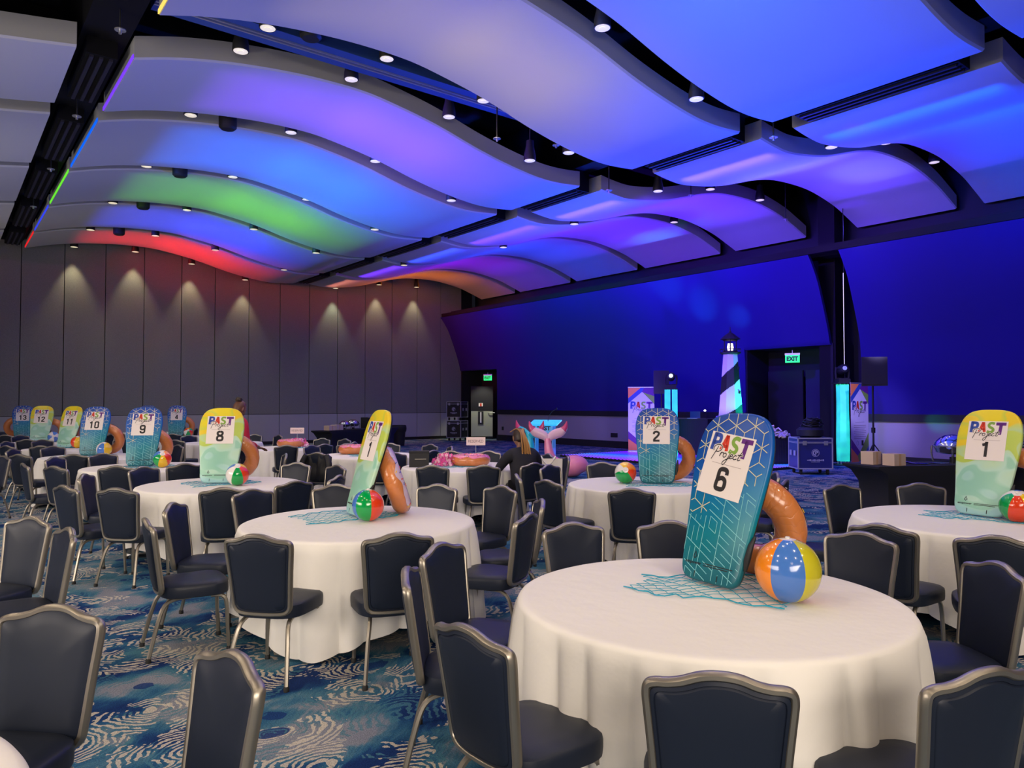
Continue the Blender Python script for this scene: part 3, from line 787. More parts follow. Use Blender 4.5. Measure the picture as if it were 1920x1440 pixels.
# ceiling loudspeakers and sprinklers
for i, (x, y, z) in enumerate([(4.55, 15.12, 7.2), (4.6, 19.02, 7.2), (4.55, 22.82, 7.2), (4.6, 26.61, 7.15), (4.55, 10.95, 7.4)]):
    t = empty('ceiling_speaker', (x, y, z)); tag(t, 'black round hanging loudspeaker %s' % ['before the azure panel', 'before the green panel', 'before the royal blue panel', 'before the red panel', 'by the partition track'][i], 'loudspeaker', 'hanging ceiling speakers')
    bm = bmesh.new(); lathe(bm, [(.13, 0), (.17, .04), (.175, .26), (.10, .33)], 20); build('speaker_body', bm, M['black'], t)
    bm = bmesh.new(); tube(bm, [(0, 0, .15), (0, 0, 1.0)], .012, 6); build('stem', bm, M['black'], t); stem_fit(t)
for i, (x, y, z, lab) in enumerate([(2.05, 9.5, 7.0, 'nearest in the left gap'), (1.95, 11.4, 6.9, 'second in the left gap'), (1.92, 15.2, 6.85, 'third in the left gap'), (1.92, 19.0, 6.85, 'fourth in the left gap'), (1.92, 22.7, 6.8, 'fifth in the left gap'),
                                    (8.4, 11.2, 6.75, 'hanging below the track near the center'), (10.0, 11.3, 7.0, 'right of the track pendants'), (11.95, 11.7, 6.5, 'where track meets the right gap'), (11.9, 7.5, 6.5, 'in the right gap at the nearest crossing'), (10.9, 7.6, 7.3, 'right of the nearest pendants'), (15.0, 11.8, 6.95, 'over the stage side track'), (19.3, 11.8, 7.0, 'at the far right of the track')]):
    t = empty('sprinkler', (x, y, z)); tag(t, 'small silver sprinkler disc, ' + lab, 'sprinkler', 'ceiling sprinklers')
    bm = bmesh.new(); lathe(bm, [(.02, -.05), (.02, 0), (.075, .0), (.075, .012), (.02, .03)], 14); build('escutcheon', bm, M['alu'], t)
    bm = bmesh.new(); tube(bm, [(0, 0, .01), (0, 0, 1.0)], .014, 6); build('drop_pipe', bm, M['black'], t); stem_fit(t)

# ------------------------------------------------------------------ chairs
def back_outline(s=1.0, n=4):
    half = [(0, 0), (.09, 0), (.145, .006), (.172, .03), (.180, .08), (.190, .22), (.203, .36), (.206, .405), (.200, .428), (.178, .438), (.145, .442), (.105, .452), (.06, .470), (.025, .477)]
    P = half + [(0, .478)] + [(-x, z) for x, z in reversed(half[1:])]
    P = catmull(P, n, True)
    cz = .235
    return [(x * s, cz + (z - cz) * (1 - (1 - s) * .86)) for x, z in P]
TILT = R(9)
def bk(x, y, z):
    yy = y + .022 * (1 - (x / .2) ** 2) * -1
    v = Vector((x, yy, z))
    return Vector((v.x, v.y * math.cos(TILT) - v.z * math.sin(TILT) - .195, v.y * math.sin(TILT) + v.z * math.cos(TILT) + .425))
def make_chair():
    t = empty('banquet_chair')
    # seat
    bm = bmesh.new()
    def ring(s, z, e=4.0):
        out = []
        for k in range(32):
            a = 2 * PI * k / 32
            c, sn = math.cos(a), math.sin(a)
            x = math.copysign(abs(c) ** (2 / e), c); y = math.copysign(abs(sn) ** (2 / e), sn)
            w = (.222 + .018 * y) * s
            out.append(Vector((x * w, y * (.215 * s) + .01, z)))
        return out
    loft(bm, [ring(.93, .385), ring(.99, .392), ring(1.0, .415), ring(1.0, .445), ring(.985, .462), ring(.93, .472), ring(.6, .480), ring(.15, .482)])
    build('seat', bm, M['vinyl'], t)
    # backrest pad
    bm = bmesh.new()
    rings = []
    for s, y in ((.30, -.024), (.70, -.023), (.86, -.019), (.885, -.013), (.90, -.017), (.95, -.013), (.965, 0.0), (.95, .015), (.90, .02), (.7, .026), (.30, .028)):
        rings.append([bk(x, y, z) for x, z in back_outline(s)])
    loft(bm, rings)
    build('backrest', bm, M['vinyl'], t)
    bm = bmesh.new()
    tube(bm, [bk(x, 0, z) for x, z in back_outline(1.0)], .0158, 8, True, flat=1.25, up=(0, 1, 0))
    for s in (-1, 1):
        tube(bm, [(s * .10, -.20, .43), (s * .10, -.17, .40), (s * .10, -.10, .385)], .011, 6)
    build('back_frame', bm, M['metal'], t)
    def leg(pts):
        bm = bmesh.new()
        P = catmull(pts, 4)
        tube(bm, P, .0135, 4 if False else 6, up=(1, 0, 0))
        l = build('leg', bm, M['metal'], t)
        bm = bmesh.new(); e = pts[-1]; lathe(bm, [(.017, 0), (.018, .02), (.012, .03)], 10, (e[0], e[1], 0)); build('foot_cap', bm, M['rubber'], l)
    for s in (-1, 1):
        leg([(s * .165, .10, .378), (s * .172, .165, .372), (s * .180, .195, .33), (s * .186, .205, .18), (s * .19, .215, .02)])
        leg([(s * .135, -.02, .378), (s * .142, -.12, .375), (s * .155, -.185, .34), (s * .172, -.225, .24), (s * .195, -.28, .02)])
    return t
ch0 = make_chair()
random.seed(5)
TG = {'R1': 'chairs of the nearest reserved table', 'R2': 'chairs of the middle reserved table', 'R3': 'chairs of the farthest reserved table', 'X5': 'chairs of the table behind board 8', 'L1': 'chairs of the lower left table', 'L2': 'chairs at the left frame edge', 'L4': 'chairs at the left frame edge', 'T7': 'chairs of the edge-on board table', 'T5': 'chairs of the farthest table'}
for i, (x, y, f, k, lab) in enumerate(CHAIRS):
    c = ch0 if i == 0 else copy_tree(ch0)
    a = R(f + random.uniform(-5, 5) * (1 if y > 4 else .4))
    c.location = (x + .265 * math.cos(a), y + .265 * math.sin(a), 0)
    c.rotation_euler = (0, 0, a - PI / 2)
    tag(c, lab, 'chair', TG.get(k, 'chairs of the number %s table' % k[1:]))

# ------------------------------------------------------------------ tables and cloths
def make_table():
    t = empty('round_table')
    bm = bmesh.new(); lathe(bm, [(.845, .725), (.86, .73), (.86, .75), (.845, .755)], 48); build('tabletop', bm, M['board_top'], t)
    for k in range(4):
        a = PI / 4 + k * PI / 2
        bm = bmesh.new(); tube(bm, [(.45 * math.cos(a), .45 * math.sin(a), .73), (.5 * math.cos(a), .5 * math.sin(a), .0)], .016, 8); build('leg', bm, M['metal'], t)
    return t
def cloth_mesh(seed):
    rnd = random.Random(seed)
    NA = 360
    t0 = rnd.uniform(0, 6.28)
    # irregular gathers: each fold has its own width, depth and sharpness
    edges = [0.0]
    while edges[-1] < 2 * PI - .12: edges.append(edges[-1] + rnd.uniform(.16, .42))
    edges = [e * 2 * PI / edges[-1] for e in edges]
    dep = [rnd.uniform(.45, 1.0) for _ in edges]
    skew = [rnd.uniform(.3, .7) for _ in edges]
    def fold(a, s):
        a = (a + .05 * math.sin(3 * a + t0) * s) % (2 * PI)
        for i in range(len(edges) - 1):
            if edges[i] <= a <= edges[i + 1]:
                t = (a - edges[i]) / (edges[i + 1] - edges[i])
                k = skew[i]
                t = t / k * .5 if t < k else .5 + (t - k) / (1 - k) * .5
                return dep[i] * math.sin(PI * t) ** .8
        return 0
    bm = bmesh.new()
    V = []
    c = bm.verts.new((0, 0, .768))
    tops = [.2, .4, .6, .75, .83, .856]
    for r in tops:
        V.append([bm.verts.new((r * math.cos(2 * PI * k / NA), r * math.sin(2 * PI * k / NA), .768 - (.002 if r > .86 else 0))) for k in range(NA)])
    prof_ = [(.874, .762), (.883, .748)]
    for r, z in prof_:
        V.append([bm.verts.new((r * math.cos(2 * PI * k / NA), r * math.sin(2 * PI * k / NA), z)) for k in range(NA)])
    for j in range(1, 13):
        s = j / 12
        row = []
        for k in range(NA):
            a = 2 * PI * k / NA
            L = .635 + .095 * math.cos(4 * (a - t0)) + .01 * math.sin(9 * a)
            L = min(L, .735)
            A = .092 * (s ** .45)
            r = .876 + A * fold(a, s) + .015 * s
            row.append(bm.verts.new((r * math.cos(a), r * math.sin(a), .748 - L * s)))
        V.append(row)
    for k in range(NA): bm.faces.new((c, V[0][k], V[0][(k + 1) % NA]))
    for A_, B_ in zip(V, V[1:]):
        for k in range(NA): bm.faces.new((A_[k], B_[k], B_[(k + 1) % NA], A_[(k + 1) % NA]))
    return bm
protos = []
tb0 = None
TN = {'T%d' % i: 'the number %d card' % i for i in range(1, 14)}
TDESC = {'T6': 'nearest round table, with the number 6 board', 'T7': 'round table with the edge-on yellow board', 'T8': 'round table with the number 8 board', 'T9': 'round table with the number 9 board', 'T10': 'round table with the number 10 board', 'T11': 'round table with the number 11 board', 'T12': 'round table with the number 12 board', 'T13': 'round table with the number 13 board', 'T1': 'round table at the right with the number 1 board', 'T2': 'round table with the number 2 board', 'R1': 'nearest reserved round table with donut ring', 'R2': 'middle reserved round table with donut ring', 'R3': 'farthest reserved round table with donut ring', 'X5': 'round table mostly hidden behind board 8', 'T4': 'round table with the number 4 board', 'T5': 'farthest round table, hidden behind board 9', 'L1': 'round table cut off at the lower left corner'}
cl0 = {}
for i, (k, (x, y)) in enumerate(TABLES.items()):
    if k in ('L2', 'L4'): continue
    if tb0 is None: t = tb0 = make_table()
    else: t = copy_tree(tb0)
    t.location = (x, y, 0)
    tag(t, 'plywood ' + TDESC[k], 'table', 'round banquet tables')
    v = i % 4
    if v not in cl0:
        cl0[v] = o = build('tablecloth', cloth_mesh(11 + v), M['cloth'], None, True, angle=80)
    else:
        o = cl0[v].copy(); COL.objects.link(o)
    o.location = (x, y, 0)
    o.rotation_euler = (0, 0, {'T6': .35, 'T7': .9}.get(k, i * 1.3))
    tag(o, 'white cloth on the ' + TDESC[k], 'tablecloth', 'white round tablecloths')

# ------------------------------------------------------------------ boogie boards
TOPZ = .768
half = [(0, 0), (.10, .0), (.150, .006), (.180, .03), (.195, .08), (.205, .2), (.223, .36), (.240, .52), (.247, .62), (.240, .71), (.215, .79), (.165, .845), (.09, .868)]
OUT = catmull(half + [(0, .872)] + [(-x, z) for x, z in reversed(half[1:])], 4, True)
def half_width(z):
    xs = [abs(x) for x, zz in OUT if abs(zz - z) < .02]
    return max(xs) if xs else 0
def inset(s):
    return [(x * (1 - s / .24), .436 + (z - .436) * (1 - s / .436)) for x, z in OUT]
def inside(x, z, mrg=.005):
    # convex outline test
    P = OUT; n = len(P)
    for i in range(n):
        a = P[i]; b = P[(i + 1) % n]
        dx, dz = b[0] - a[0], b[1] - a[1]
        d = math.hypot(dx, dz)
        if d < 1e-6: continue
        if (dx * (z - a[1]) - dz * (x - a[0])) / d < mrg: return False
    return True
YF = -.0235
def seg(bm, a, b, w, mi, test):
    n = 8; run = []
    for i in range(n + 1):
        t = i / n
        p = (a[0] + (b[0] - a[0]) * t, a[1] + (b[1] - a[1]) * t)
        if inside(*p) and test(*p): run.append(p)
        else:
            if len(run) > 1: ribbon(bm, [run[0], run[-1]], w, YF, mi)
            run = []
    if len(run) > 1: ribbon(bm, [run[0], run[-1]], w, YF, mi)
def board_bm(kind):
    bm = bmesh.new()
    rings = []
    for s, y in ((.012, -.0225), (.003, -.018), (0, -.008), (0, .004), (.006, .018), (.02, .0225)):
        rings.append([Vector((x, y, z)) for x, z in inset(s)])
    loft(bm, rings, mis=[0, 0, 0, 1, 1])
    if kind == 'b':
        a = .072; h = a * math.sqrt(3) / 2
        rotc, rots = math.cos(R(4)), math.sin(R(4))
        def hexreg(x, z): return z > .59 + .1 * x or (x < -.085 + (z - .3) * .12 and z > .33) or (x > .10 and z > .50)
        for i in range(-4, 5):
            for j in range(-2, 9):
                cx_ = i * 2 * h + (h if j % 2 else 0); cz_ = j * 1.5 * a + .01
                if cx_ * cx_ > .12: continue
                P = [(cx_ + a * math.sin(R(60 * k)), cz_ + a * math.cos(R(60 * k))) for k in range(6)]
                for k in range(3): seg(bm, P[k], P[k + 1], .0042, 2, hexreg)
                for k in (1, 3, 5): seg(bm, (cx_, cz_), P[k], .0042, 2, hexreg)
        # slanted maze lines
        rnd = random.Random(4)
        c = .108
        def mazereg(x, z): return z < .47 and not hexreg(x, z)
        def sk(u, v): return (u * c - .3, v * c + u * c * -.5 + .15)
        for u in range(0, 8):
            for v in range(-3, 9):
                q = rnd.random()
                A = lambda p, r_: sk(u + p, v + r_)
                seg(bm, A(0, 0), A(0, 1), .0034, 3, mazereg)
                seg(bm, A(0, 0), A(1, 0), .0034, 3, mazereg) if q > .25 else None
                if q < .4:
                    for p1, p2 in (((.28, .25), (.28, .78)), ((.28, .78), (.75, .78)), ((.75, .78), (.75, .25)), ((.75, .25), (.28, .25))): seg(bm, A(*p1), A(*p2), .003, 3, mazereg)
                elif q < .7:
                    seg(bm, A(.0, .35), A(.7, .35), .003, 3, mazereg); seg(bm, A(.3, .68), A(1, .68), .003, 3, mazereg)
                else:
                    seg(bm, A(.35, .0), A(.35, .75), .003, 3, mazereg); seg(bm, A(.68, .25), A(.68, 1), .003, 3, mazereg)
    # black maker's mark and rules near the tail
    ribbon(bm, [(-.115, .115), (-.105, .14), (-.095, .115), (-.105, .105), (-.115, .115)], .006, YF - .0006, 4)
    put_text(bm, 'empower', -.165, .072, .11, .016, YF - .0006, 4, .02)
    for x0, x1, z in ((-.04, .15, .088), (-.04, .12, .078), (-.09, -.085, .03), (.06, .065, .03)):
        box(bm, ((x0 + x1) / 2, YF - .0006, z), (x1 - x0, .0006, .004 if z > .05 else .03), mi=4)
    return bm
SCR = [[(.78, 1.3), (.5, .5), (.1, -.6)], [(.15, .6), (.12, 1.1), (.6, 1.5), (1.25, 1.45), (1.42, 1.0), (1.0, .6), (.5, .55)],
       [(1.5, .6), (1.32, .0)], [(1.38, .25), (1.6, .58), (1.85, .55), (1.8, .45)], [(2.25, .58), (2.0, .5), (1.9, .2), (2.05, 0), (2.3, .1), (2.4, .4), (2.25, .58)],
       [(2.9, .58), (2.6, -.5), (2.25, -1.0), (2.05, -.75), (2.35, -.35), (3.0, .05)], [(2.95, .82), (3.0, .88)], [(3.0, .22), (3.35, .35), (3.4, .55), (3.15, .56), (3.02, .15), (3.2, 0), (3.6, .2)],
       [(4.05, .48), (3.85, .58), (3.6, .25), (3.75, .0), (4.15, .15)], [(4.75, 1.15), (4.35, .2), (4.45, 0), (4.75, .15)], [(4.2, .68), (5.05, .74)]]
DIG = {'0': [[(.25, .915), (.42, .85), (.42, .5), (.42, .15), (.25, .085), (.08, .15), (.08, .5), (.08, .85), (.25, .915)]],
       '1': [[(.30, 0), (.30, 1)], [(.10, .78), (.24, .84), (.30, .93)]],
       '2': [[(.08, .68), (.09, .84), (.25, .915), (.41, .83), (.41, .66), (.30, .46), (.12, .24), (.08, .085)], [(.02, .08), (.48, .08)]],
       '3': [[(.08, .72), (.10, .85), (.25, .915), (.41, .84), (.40, .62), (.22, .52)], [(.22, .52), (.42, .42), (.41, .16), (.25, .085), (.10, .15), (.08, .30)]],
       '4': [[(.36, 0), (.36, 1)], [(.34, .95), (.07, .30)], [(.03, .26), (.50, .26)]],
       '5': [[(.44, .92), (.10, .92)], [(.12, .95), (.11, .5)], [(.11, .5), (.28, .58), (.42, .46), (.41, .17), (.25, .085), (.10, .15), (.08, .30)]],
       '6': [[(.42, .70), (.40, .86), (.25, .915), (.09, .84), (.08, .5), (.08, .15), (.25, .085), (.42, .15), (.42, .44), (.27, .55), (.10, .46)]],
       '8': [[(.25, .915), (.41, .84), (.40, .64), (.25, .53), (.10, .64), (.09, .84), (.25, .915)], [(.25, .53), (.42, .42), (.42, .15), (.25, .085), (.08, .15), (.08, .42), (.25, .53)]],
       '9': [[(.08, .30), (.10, .14), (.25, .085), (.41, .16), (.42, .5), (.42, .85), (.25, .915), (.08, .85), (.08, .56), (.23, .45), (.40, .54)]]}
def digits(bm, num, cx_, z0, h, y, mi):
    adv = .60
    w = (len(num) - 1) * adv + .5
    for i, ch in enumerate(num):
        for st in DIG[ch]:
            P = catmull(st, 5) if len(st) > 2 else st
            ribbon(bm, [(cx_ + (i * adv + q[0] - w / 2) * h * 1.25, z0 + q[1] * h) for q in P], .19 * h, y, mi)
FAT = {'P': [([(.16, 0), (.16, 1)], .30), ([(.1, .885), (.45, .885), (.72, .84), (.80, .66), (.72, .48), (.45, .43), (.1, .43)], .28)],
       'A': [([(.14, 0), (.46, .98)], .27), ([(.78, 0), (.50, .98)], .27), ([(.2, .28), (.75, .28)], .22), ([(.36, .9), (.6, .9)], .2)],
       'S': [([(.88, .84), (.62, .90), (.34, .88), (.18, .72), (.32, .55), (.66, .44), (.80, .28), (.64, .11), (.36, .09), (.04, .16)], .27)],
       'T': [([(.0, .88), (1.0, .88)], .32), ([(.50, 0), (.50, .9)], .32)]}
def logo(bm, x0, z0, w, y, mats, xf=None):
    """PAST over a brush-script Project; x0,z0 = lower left of the block, w = width"""
    u = w / 4.0
    lw = [.98, .92, .90, 1.0]
    xs = [0, .98, 1.92, 2.86]
    for ch, X, W, mi, dz, hh in zip('PAST', xs, (.98, .92, .92, 1.14), mats[:4], (.0, .08, -.05, -.2), (1.38, 1.25, 1.4, 1.5)):
        for st, wd in FAT[ch]:
            P = [(x0 + (X + (p[0] + .08 * p[1]) * W) * u, z0 + (.95 + dz + p[1] * hh) * u) for p in (catmull(st, 4) if len(st) > 3 else st)]
            ribbon(bm, P, wd * 1.18 * u, y, mi, xf)
    for st in SCR:
        P = catmull([(x0 + (.35 + p[0] * .62) * u, z0 + (.55 + p[1] * .58) * u) for p in st], 4)
        ribbon(bm, P, .17 * u, y - .0004, mats[5], xf)
    for st in SCR:
        P = catmull([(x0 + (.35 + p[0] * .62) * u, z0 + (.55 + p[1] * .58) * u) for p in st], 4)
        ribbon(bm, P, .075 * u, y - .0008, mats[4], xf)
CARDM = None
def card_bm(num):
    bm = bmesh.new()
    W, H = .30, .325
    box(bm, (0, 0, H / 2), (W, .0012, H), mi=0)
    logo(bm, -.136, .165, .268, -.0012, [1, 2, 3, 4, 5, 0])
    box(bm, (0.005, -.0009, .166), (.20, .0004, .003), mi=6)
    digits(bm, num, 0, .028, .125, -.0014, 5)
    return bm
card_mats = [M['paper'], M['c_blue'], M['c_red'], M['c_green'], M['c_purple'], M['c_black'], mat('fine_print', (.45, .38, .38), .7)]
bproto = {'b': board_bm('b'), 'y': board_bm('y')}
bmesh_cache = {}
CAMXY = Vector((0, 0))
def make_donut(frost_mat, mini=.078):
    """inflatable ring lying flat, frosting on top, origin at ring centre"""
    t = empty('donut_ring')
    Rm, rm = .208, mini
    bm = bmesh.new()
    NU, NV = 72, 20
    V = []
    for i in range(NU):
        a = 2 * PI * i / NU
        w = 1 + .018 * math.sin(18 * a) 
        V.append([bm.verts.new(((Rm + rm * w * math.cos(2 * PI * j / NV)) * math.cos(a), (Rm + rm * w * math.cos(2 * PI * j / NV)) * math.sin(a), rm * math.sin(2 * PI * j / NV))) for j in range(NV)])
    for i in range(NU):
        for j in range(NV): bm.faces.new((V[i][j], V[(i + 1) % NU][j], V[(i + 1) % NU][(j + 1) % NV], V[i][(j + 1) % NV]))
    build('ring_body', bm, M['donut'], t)
    bm = bmesh.new(); V = []
    for i in range(NU):
        a = 2 * PI * i / NU
        lo = R(34 + 9 * math.sin(7 * a) + 6 * math.sin(11 * a + 1)); hi = R(156 + 8 * math.sin(6 * a + 2))
        rr = rm * 1.03 + .0
        V.append([bm.verts.new(((Rm + rr * math.cos(lo + (hi - lo) * j / 10)) * math.cos(a), (Rm + rr * math.cos(lo + (hi - lo) * j / 10)) * math.sin(a), rr * math.sin(lo + (hi - lo) * j / 10))) for j in range(11)])
    for i in range(NU):
        for j in range(10): bm.faces.new((V[i][j], V[(i + 1) % NU][j], V[(i + 1) % NU][j + 1], V[i][j + 1])).material_index = 0
    rnd = random.Random(2)
    for k in range(70):
        a = rnd.uniform(0, 2 * PI); b = R(rnd.uniform(28, 150)); rr = rm * 1.05
        c = Vector(((Rm + rr * math.cos(b)) * math.cos(a), (Rm + rr * math.cos(b)) * math.sin(a), rr * math.sin(b)))
        nrm = Vector((math.cos(b) * math.cos(a), math.cos(b) * math.sin(a), math.sin(b)))
        q = nrm.to_track_quat('Z', 'Y').to_matrix() @ Matrix.Rotation(rnd.uniform(0, PI), 3, 'Z')
        box(bm, c, (.024, .007, .003), M=q, mi=1 + k % 4)
    build('frosting', bm, [frost_mat, M['c_blue'], M['c_red'], M['ball_white'], M['ball_yellow']], t)
    return t
dn_up = make_donut(M['frostp'])
NUMW = {'T7': 'yellow-green boogie board seen nearly edge-on behind the green and red ball'}
for i, (k, num, kind, x, y, th, lat) in enumerate(BOARDS):
    f = Vector((x, y)).normalized(); r = Vector((f.y, -f.x))
    nrm = -f * math.cos(R(th)) - r * math.sin(R(th))       # face normal
    rz = math.atan2(nrm.y, nrm.x) + PI / 2                 # local -Y faces nrm
    t = empty('boogie_board', (x, y, TOPZ + .012), rz)
    t.rotation_euler = (R(-16), 0, rz)
    col_ = 'blue hexagon-patterned' if kind == 'b' else 'yellow and mint green'
    lab = NUMW.get(k, '%s boogie board carrying the number %s card' % (col_, num))
    if k == 'T5': lab = 'blue boogie board peeking out from behind the number 9 board'
    if k == 'T6': lab = 'nearest, blue hexagon-patterned boogie board carrying the number 6 card'
    tag(t, lab, 'boogie board', 'boogie board centrepieces')
    if kind not in bmesh_cache:
        o = build('deck', bproto[kind], [M['bd_blue'] if kind == 'b' else M['bd_yel'], M['bd_back'], M['bd_gold'], M['bd_line'], M['c_black']], t, True, angle=50)
        bmesh_cache[kind] = o
    else:
        o = bmesh_cache[kind].copy(); COL.objects.link(o); o.parent = t
    c = build('number_card', card_bm(num), card_mats, t, False)
    c.location = (-.01, -.0252, .445)
    if k == 'T6': c.rotation_euler = (0, R(7), 0); c.location = (-.04, -.0252, .43)
    bm = bmesh.new(); tube(bm, [(.205, 0, .10), (.215, -.012, .15), (.222, -.012, .22), (.226, 0, .27)], [.008, .016, .014, .006], 8); build('leash_strap', bm, M['black'], t)
    if k != 'T5':
        d = dn_up if i == 0 else copy_tree(dn_up)
        b2 = R(19)
        # ring centre behind the board in board yaw frame
        bx = Vector((math.cos(rz), math.sin(rz))); by = Vector((-math.sin(rz), math.cos(rz)))
        dist = .40 - .29 * math.sin(b2) + .02
        if k == 'T6': lat = -.03
        c2 = Vector((x, y)) + bx * lat + by * dist
        d.location = (c2.x, c2.y, TOPZ + .082 + .208 * math.cos(b2))
        # ring axis (local +Z, frosted side) points away from board, tipped up
        d.rotation_euler = Euler((R(-90) + b2, 0, rz + R({'T6': 20, 'T7': -20}.get(k, 0))), 'XYZ')
        tag(d, 'brown inflatable donut ring leaning behind %s' % ('the edge-on yellow board' if k == 'T7' else 'board number ' + num), 'swim ring', 'donut rings behind boards')

# beach balls
def make_ball(cols, d, loc, rot, label):
    bm = bmesh.new()
    NU, NV = 48, 24
    rr = d / 2
    V = []
    for j in range(1, NV):
        ph = PI * j / NV
        V.append([bm.verts.new((rr * math.sin(ph) * math.cos(2 * PI * i / NU), rr * math.sin(ph) * math.sin(2 * PI * i / NU), rr * math.cos(ph))) for i in range(NU)])
    tp = bm.verts.new((0, 0, rr)); bt = bm.verts.new((0, 0, -rr))
    def mi(i): return int(i / NU * 6) % 6
    for i in range(NU):
        bm.faces.new((tp, V[0][i], V[0][(i + 1) % NU])).material_index = 6
        bm.faces.new((bt, V[-1][(i + 1) % NU], V[-1][i])).material_index = 6
    for j in range(NV - 2):
        for i in range(NU):
            bm.faces.new((V[j][i], V[j + 1][i], V[j + 1][(i + 1) % NU], V[j][(i + 1) % NU])).material_index = 6 if j in (0, NV - 3) else mi(i)
    o = build('beach_ball', bm, [M['ball_' + c] for c in cols] + [M['ball_white']], None, True)
    o.location = (loc[0], loc[1], TOPZ + rr)
    o.rotation_euler = rot
    tag(o, label, 'beach ball', 'beach balls on the tables')
    bm = bmesh.new(); lathe(bm, [(.012, 0), (.012, .006), (.007, .008)], 10, (0, 0, rr - .001)); build('valve', bm, M['ball_white'], o)
BALLSPEC = {
    'T6': (['orange', 'blue', 'lime', 'red', 'green', 'white'], (R(8), R(6), R(0)), 'beach ball with blue, orange and yellow stripes, beside board 6'),
    'T7': (['green', 'red', 'white', 'yellow', 'white', 'blue'], (R(4), 0, R(0)), 'beach ball with green and red stripes beside the edge-on board'),
    'T8': (['red', 'yellow', 'white', 'blue', 'white', 'green'], (R(35), R(30), 0), 'multicoloured beach ball beside board 8'),
    'T9': (['red', 'orange', 'white', 'blue', 'green', 'yellow'], (R(50), R(35), 0), 'orange and red beach ball beside board 9'),
    'T10': (['yellow', 'orange', 'white', 'white', 'blue', 'yellow'], (R(20), R(60), 0), 'yellow and white beach ball beside board 10'),
    'T11': (['yellow', 'red', 'orange', 'yellow', 'red', 'yellow'], (R(20), R(30), 0), 'yellow and red beach ball beside board 11'),
    'T12': (['blue', 'white', 'blue', 'white', 'blue', 'white'], (R(80), R(10), 0), 'blue and white beach ball beside board 12'),
    'T4': (['red', 'green', 'orange', 'red', 'white', 'green'], (R(60), R(30), 0), 'small red and green beach ball beside board 4'),
    'T2': (['red', 'orange', 'yellow', 'white', 'green', 'green'], (R(70), R(20), R(20)), 'red, orange and green beach ball beside board 2'),
    'T1': (['red', 'yellow', 'white', 'blue', 'white', 'green'], (R(30), R(-30), R(0)), 'beach ball at the right edge beside board 1')}
for k, x, y, d in BALLS:
    cols, rot, lab = BALLSPEC[k]
    phi = math.atan2(-y, -x)     # longitude seam turned toward the camera
    e = Euler((rot[0], rot[1], phi + rot[2] - R(60)), 'XYZ')
    make_ball(cols, d, (x, y), (Matrix.Rotation(phi - R(90 if k == 'T6' else 48), 3, 'Z') @ Matrix.Rotation(R(0), 3, 'X')).to_euler() if rot[0] < R(10) else (Matrix.Rotation(phi, 3, 'Z') @ Matrix.Rotation(rot[0], 3, 'Y') @ Matrix.Rotation(rot[1] + rot[2], 3, 'Z')).to_euler(), lab)

# decorative fishing nets
def net_bm(seed, w=.75, d=.42):
    rnd = random.Random(seed)
    bm = bmesh.new()
    nx, ny = 17, 11
    G = {}
    for i in range(nx + 1):
        for j in range(ny + 1):
            u = i / nx - .5; v = j / ny - .5
            x = u * w + .035 * math.sin(5 * v + seed) + rnd.uniform(-.008, .008)
            y = v * d * (1 + .35 * math.sin(4 * u + seed)) + .05 * math.sin(7 * u + seed) + rnd.uniform(-.008, .008)
            if j in (0, ny): y += rnd.uniform(-.03, .03)
            G[i, j] = Vector((x, y, .003 + abs(rnd.gauss(0, .003))))
    for i in range(nx + 1):
        for j in range(ny + 1):
            if (i + j) % 2: continue
            for di, dj in ((1, 1), (1, -1), (-1, 1), (-1, -1)):
                if di < 0: continue
                q = G.get((i + di, j + dj))
                if q is not None: tube(bm, [G[i, j], (G[i, j] + q) / 2 + Vector((0, 0, .002)), q], .0017, 4)
    for j in (0, ny):
        tube(bm, [G[i, j] + Vector((0, 0, .002)) for i in range(nx + 1)], .003, 5)
    return bm
net0 = {}
NETAT = {'T6': (-.02, -.05, -.15), 'T7': (-.05, .05, .3), 'T8': (.05, 0, .2), 'T9': (.05, 0, .1), 'T10': (0, 0, 0), 'T11': (0, 0, 0), 'T12': (0, 0, 0), 'T4': (0, 0, 0), 'T2': (0, .0, .1), 'T1': (0, 0, 0), 'R1': (-.2, .1, .4), 'R2': (0, -.1, 0), 'R3': (.15, -.1, .3), 'T13': (0, 0, 0)}
bpos = {b[0]: b for b in BOARDS}
for i, (k, (ox, oy, rr)) in enumerate(NETAT.items()):
    v = i % 3
    if v not in net0:
        net0[v] = o = build('fishing_net', net_bm(v + 1), M['net'], None, True)
    else:
        o = net0[v].copy(); COL.objects.link(o)
    bx_, by_ = (bpos[k][3], bpos[k][4]) if k in bpos else TABLES[k]
    az = math.atan2(by_, bx_)
    o.location = (bx_ + ox, by_ + oy, TOPZ + .001)
    o.rotation_euler = (0, 0, az - PI / 2 + rr)
    tag(o, 'teal fishing net spread on the ' + TDESC[k], 'fishing net', 'teal nets on the tables')

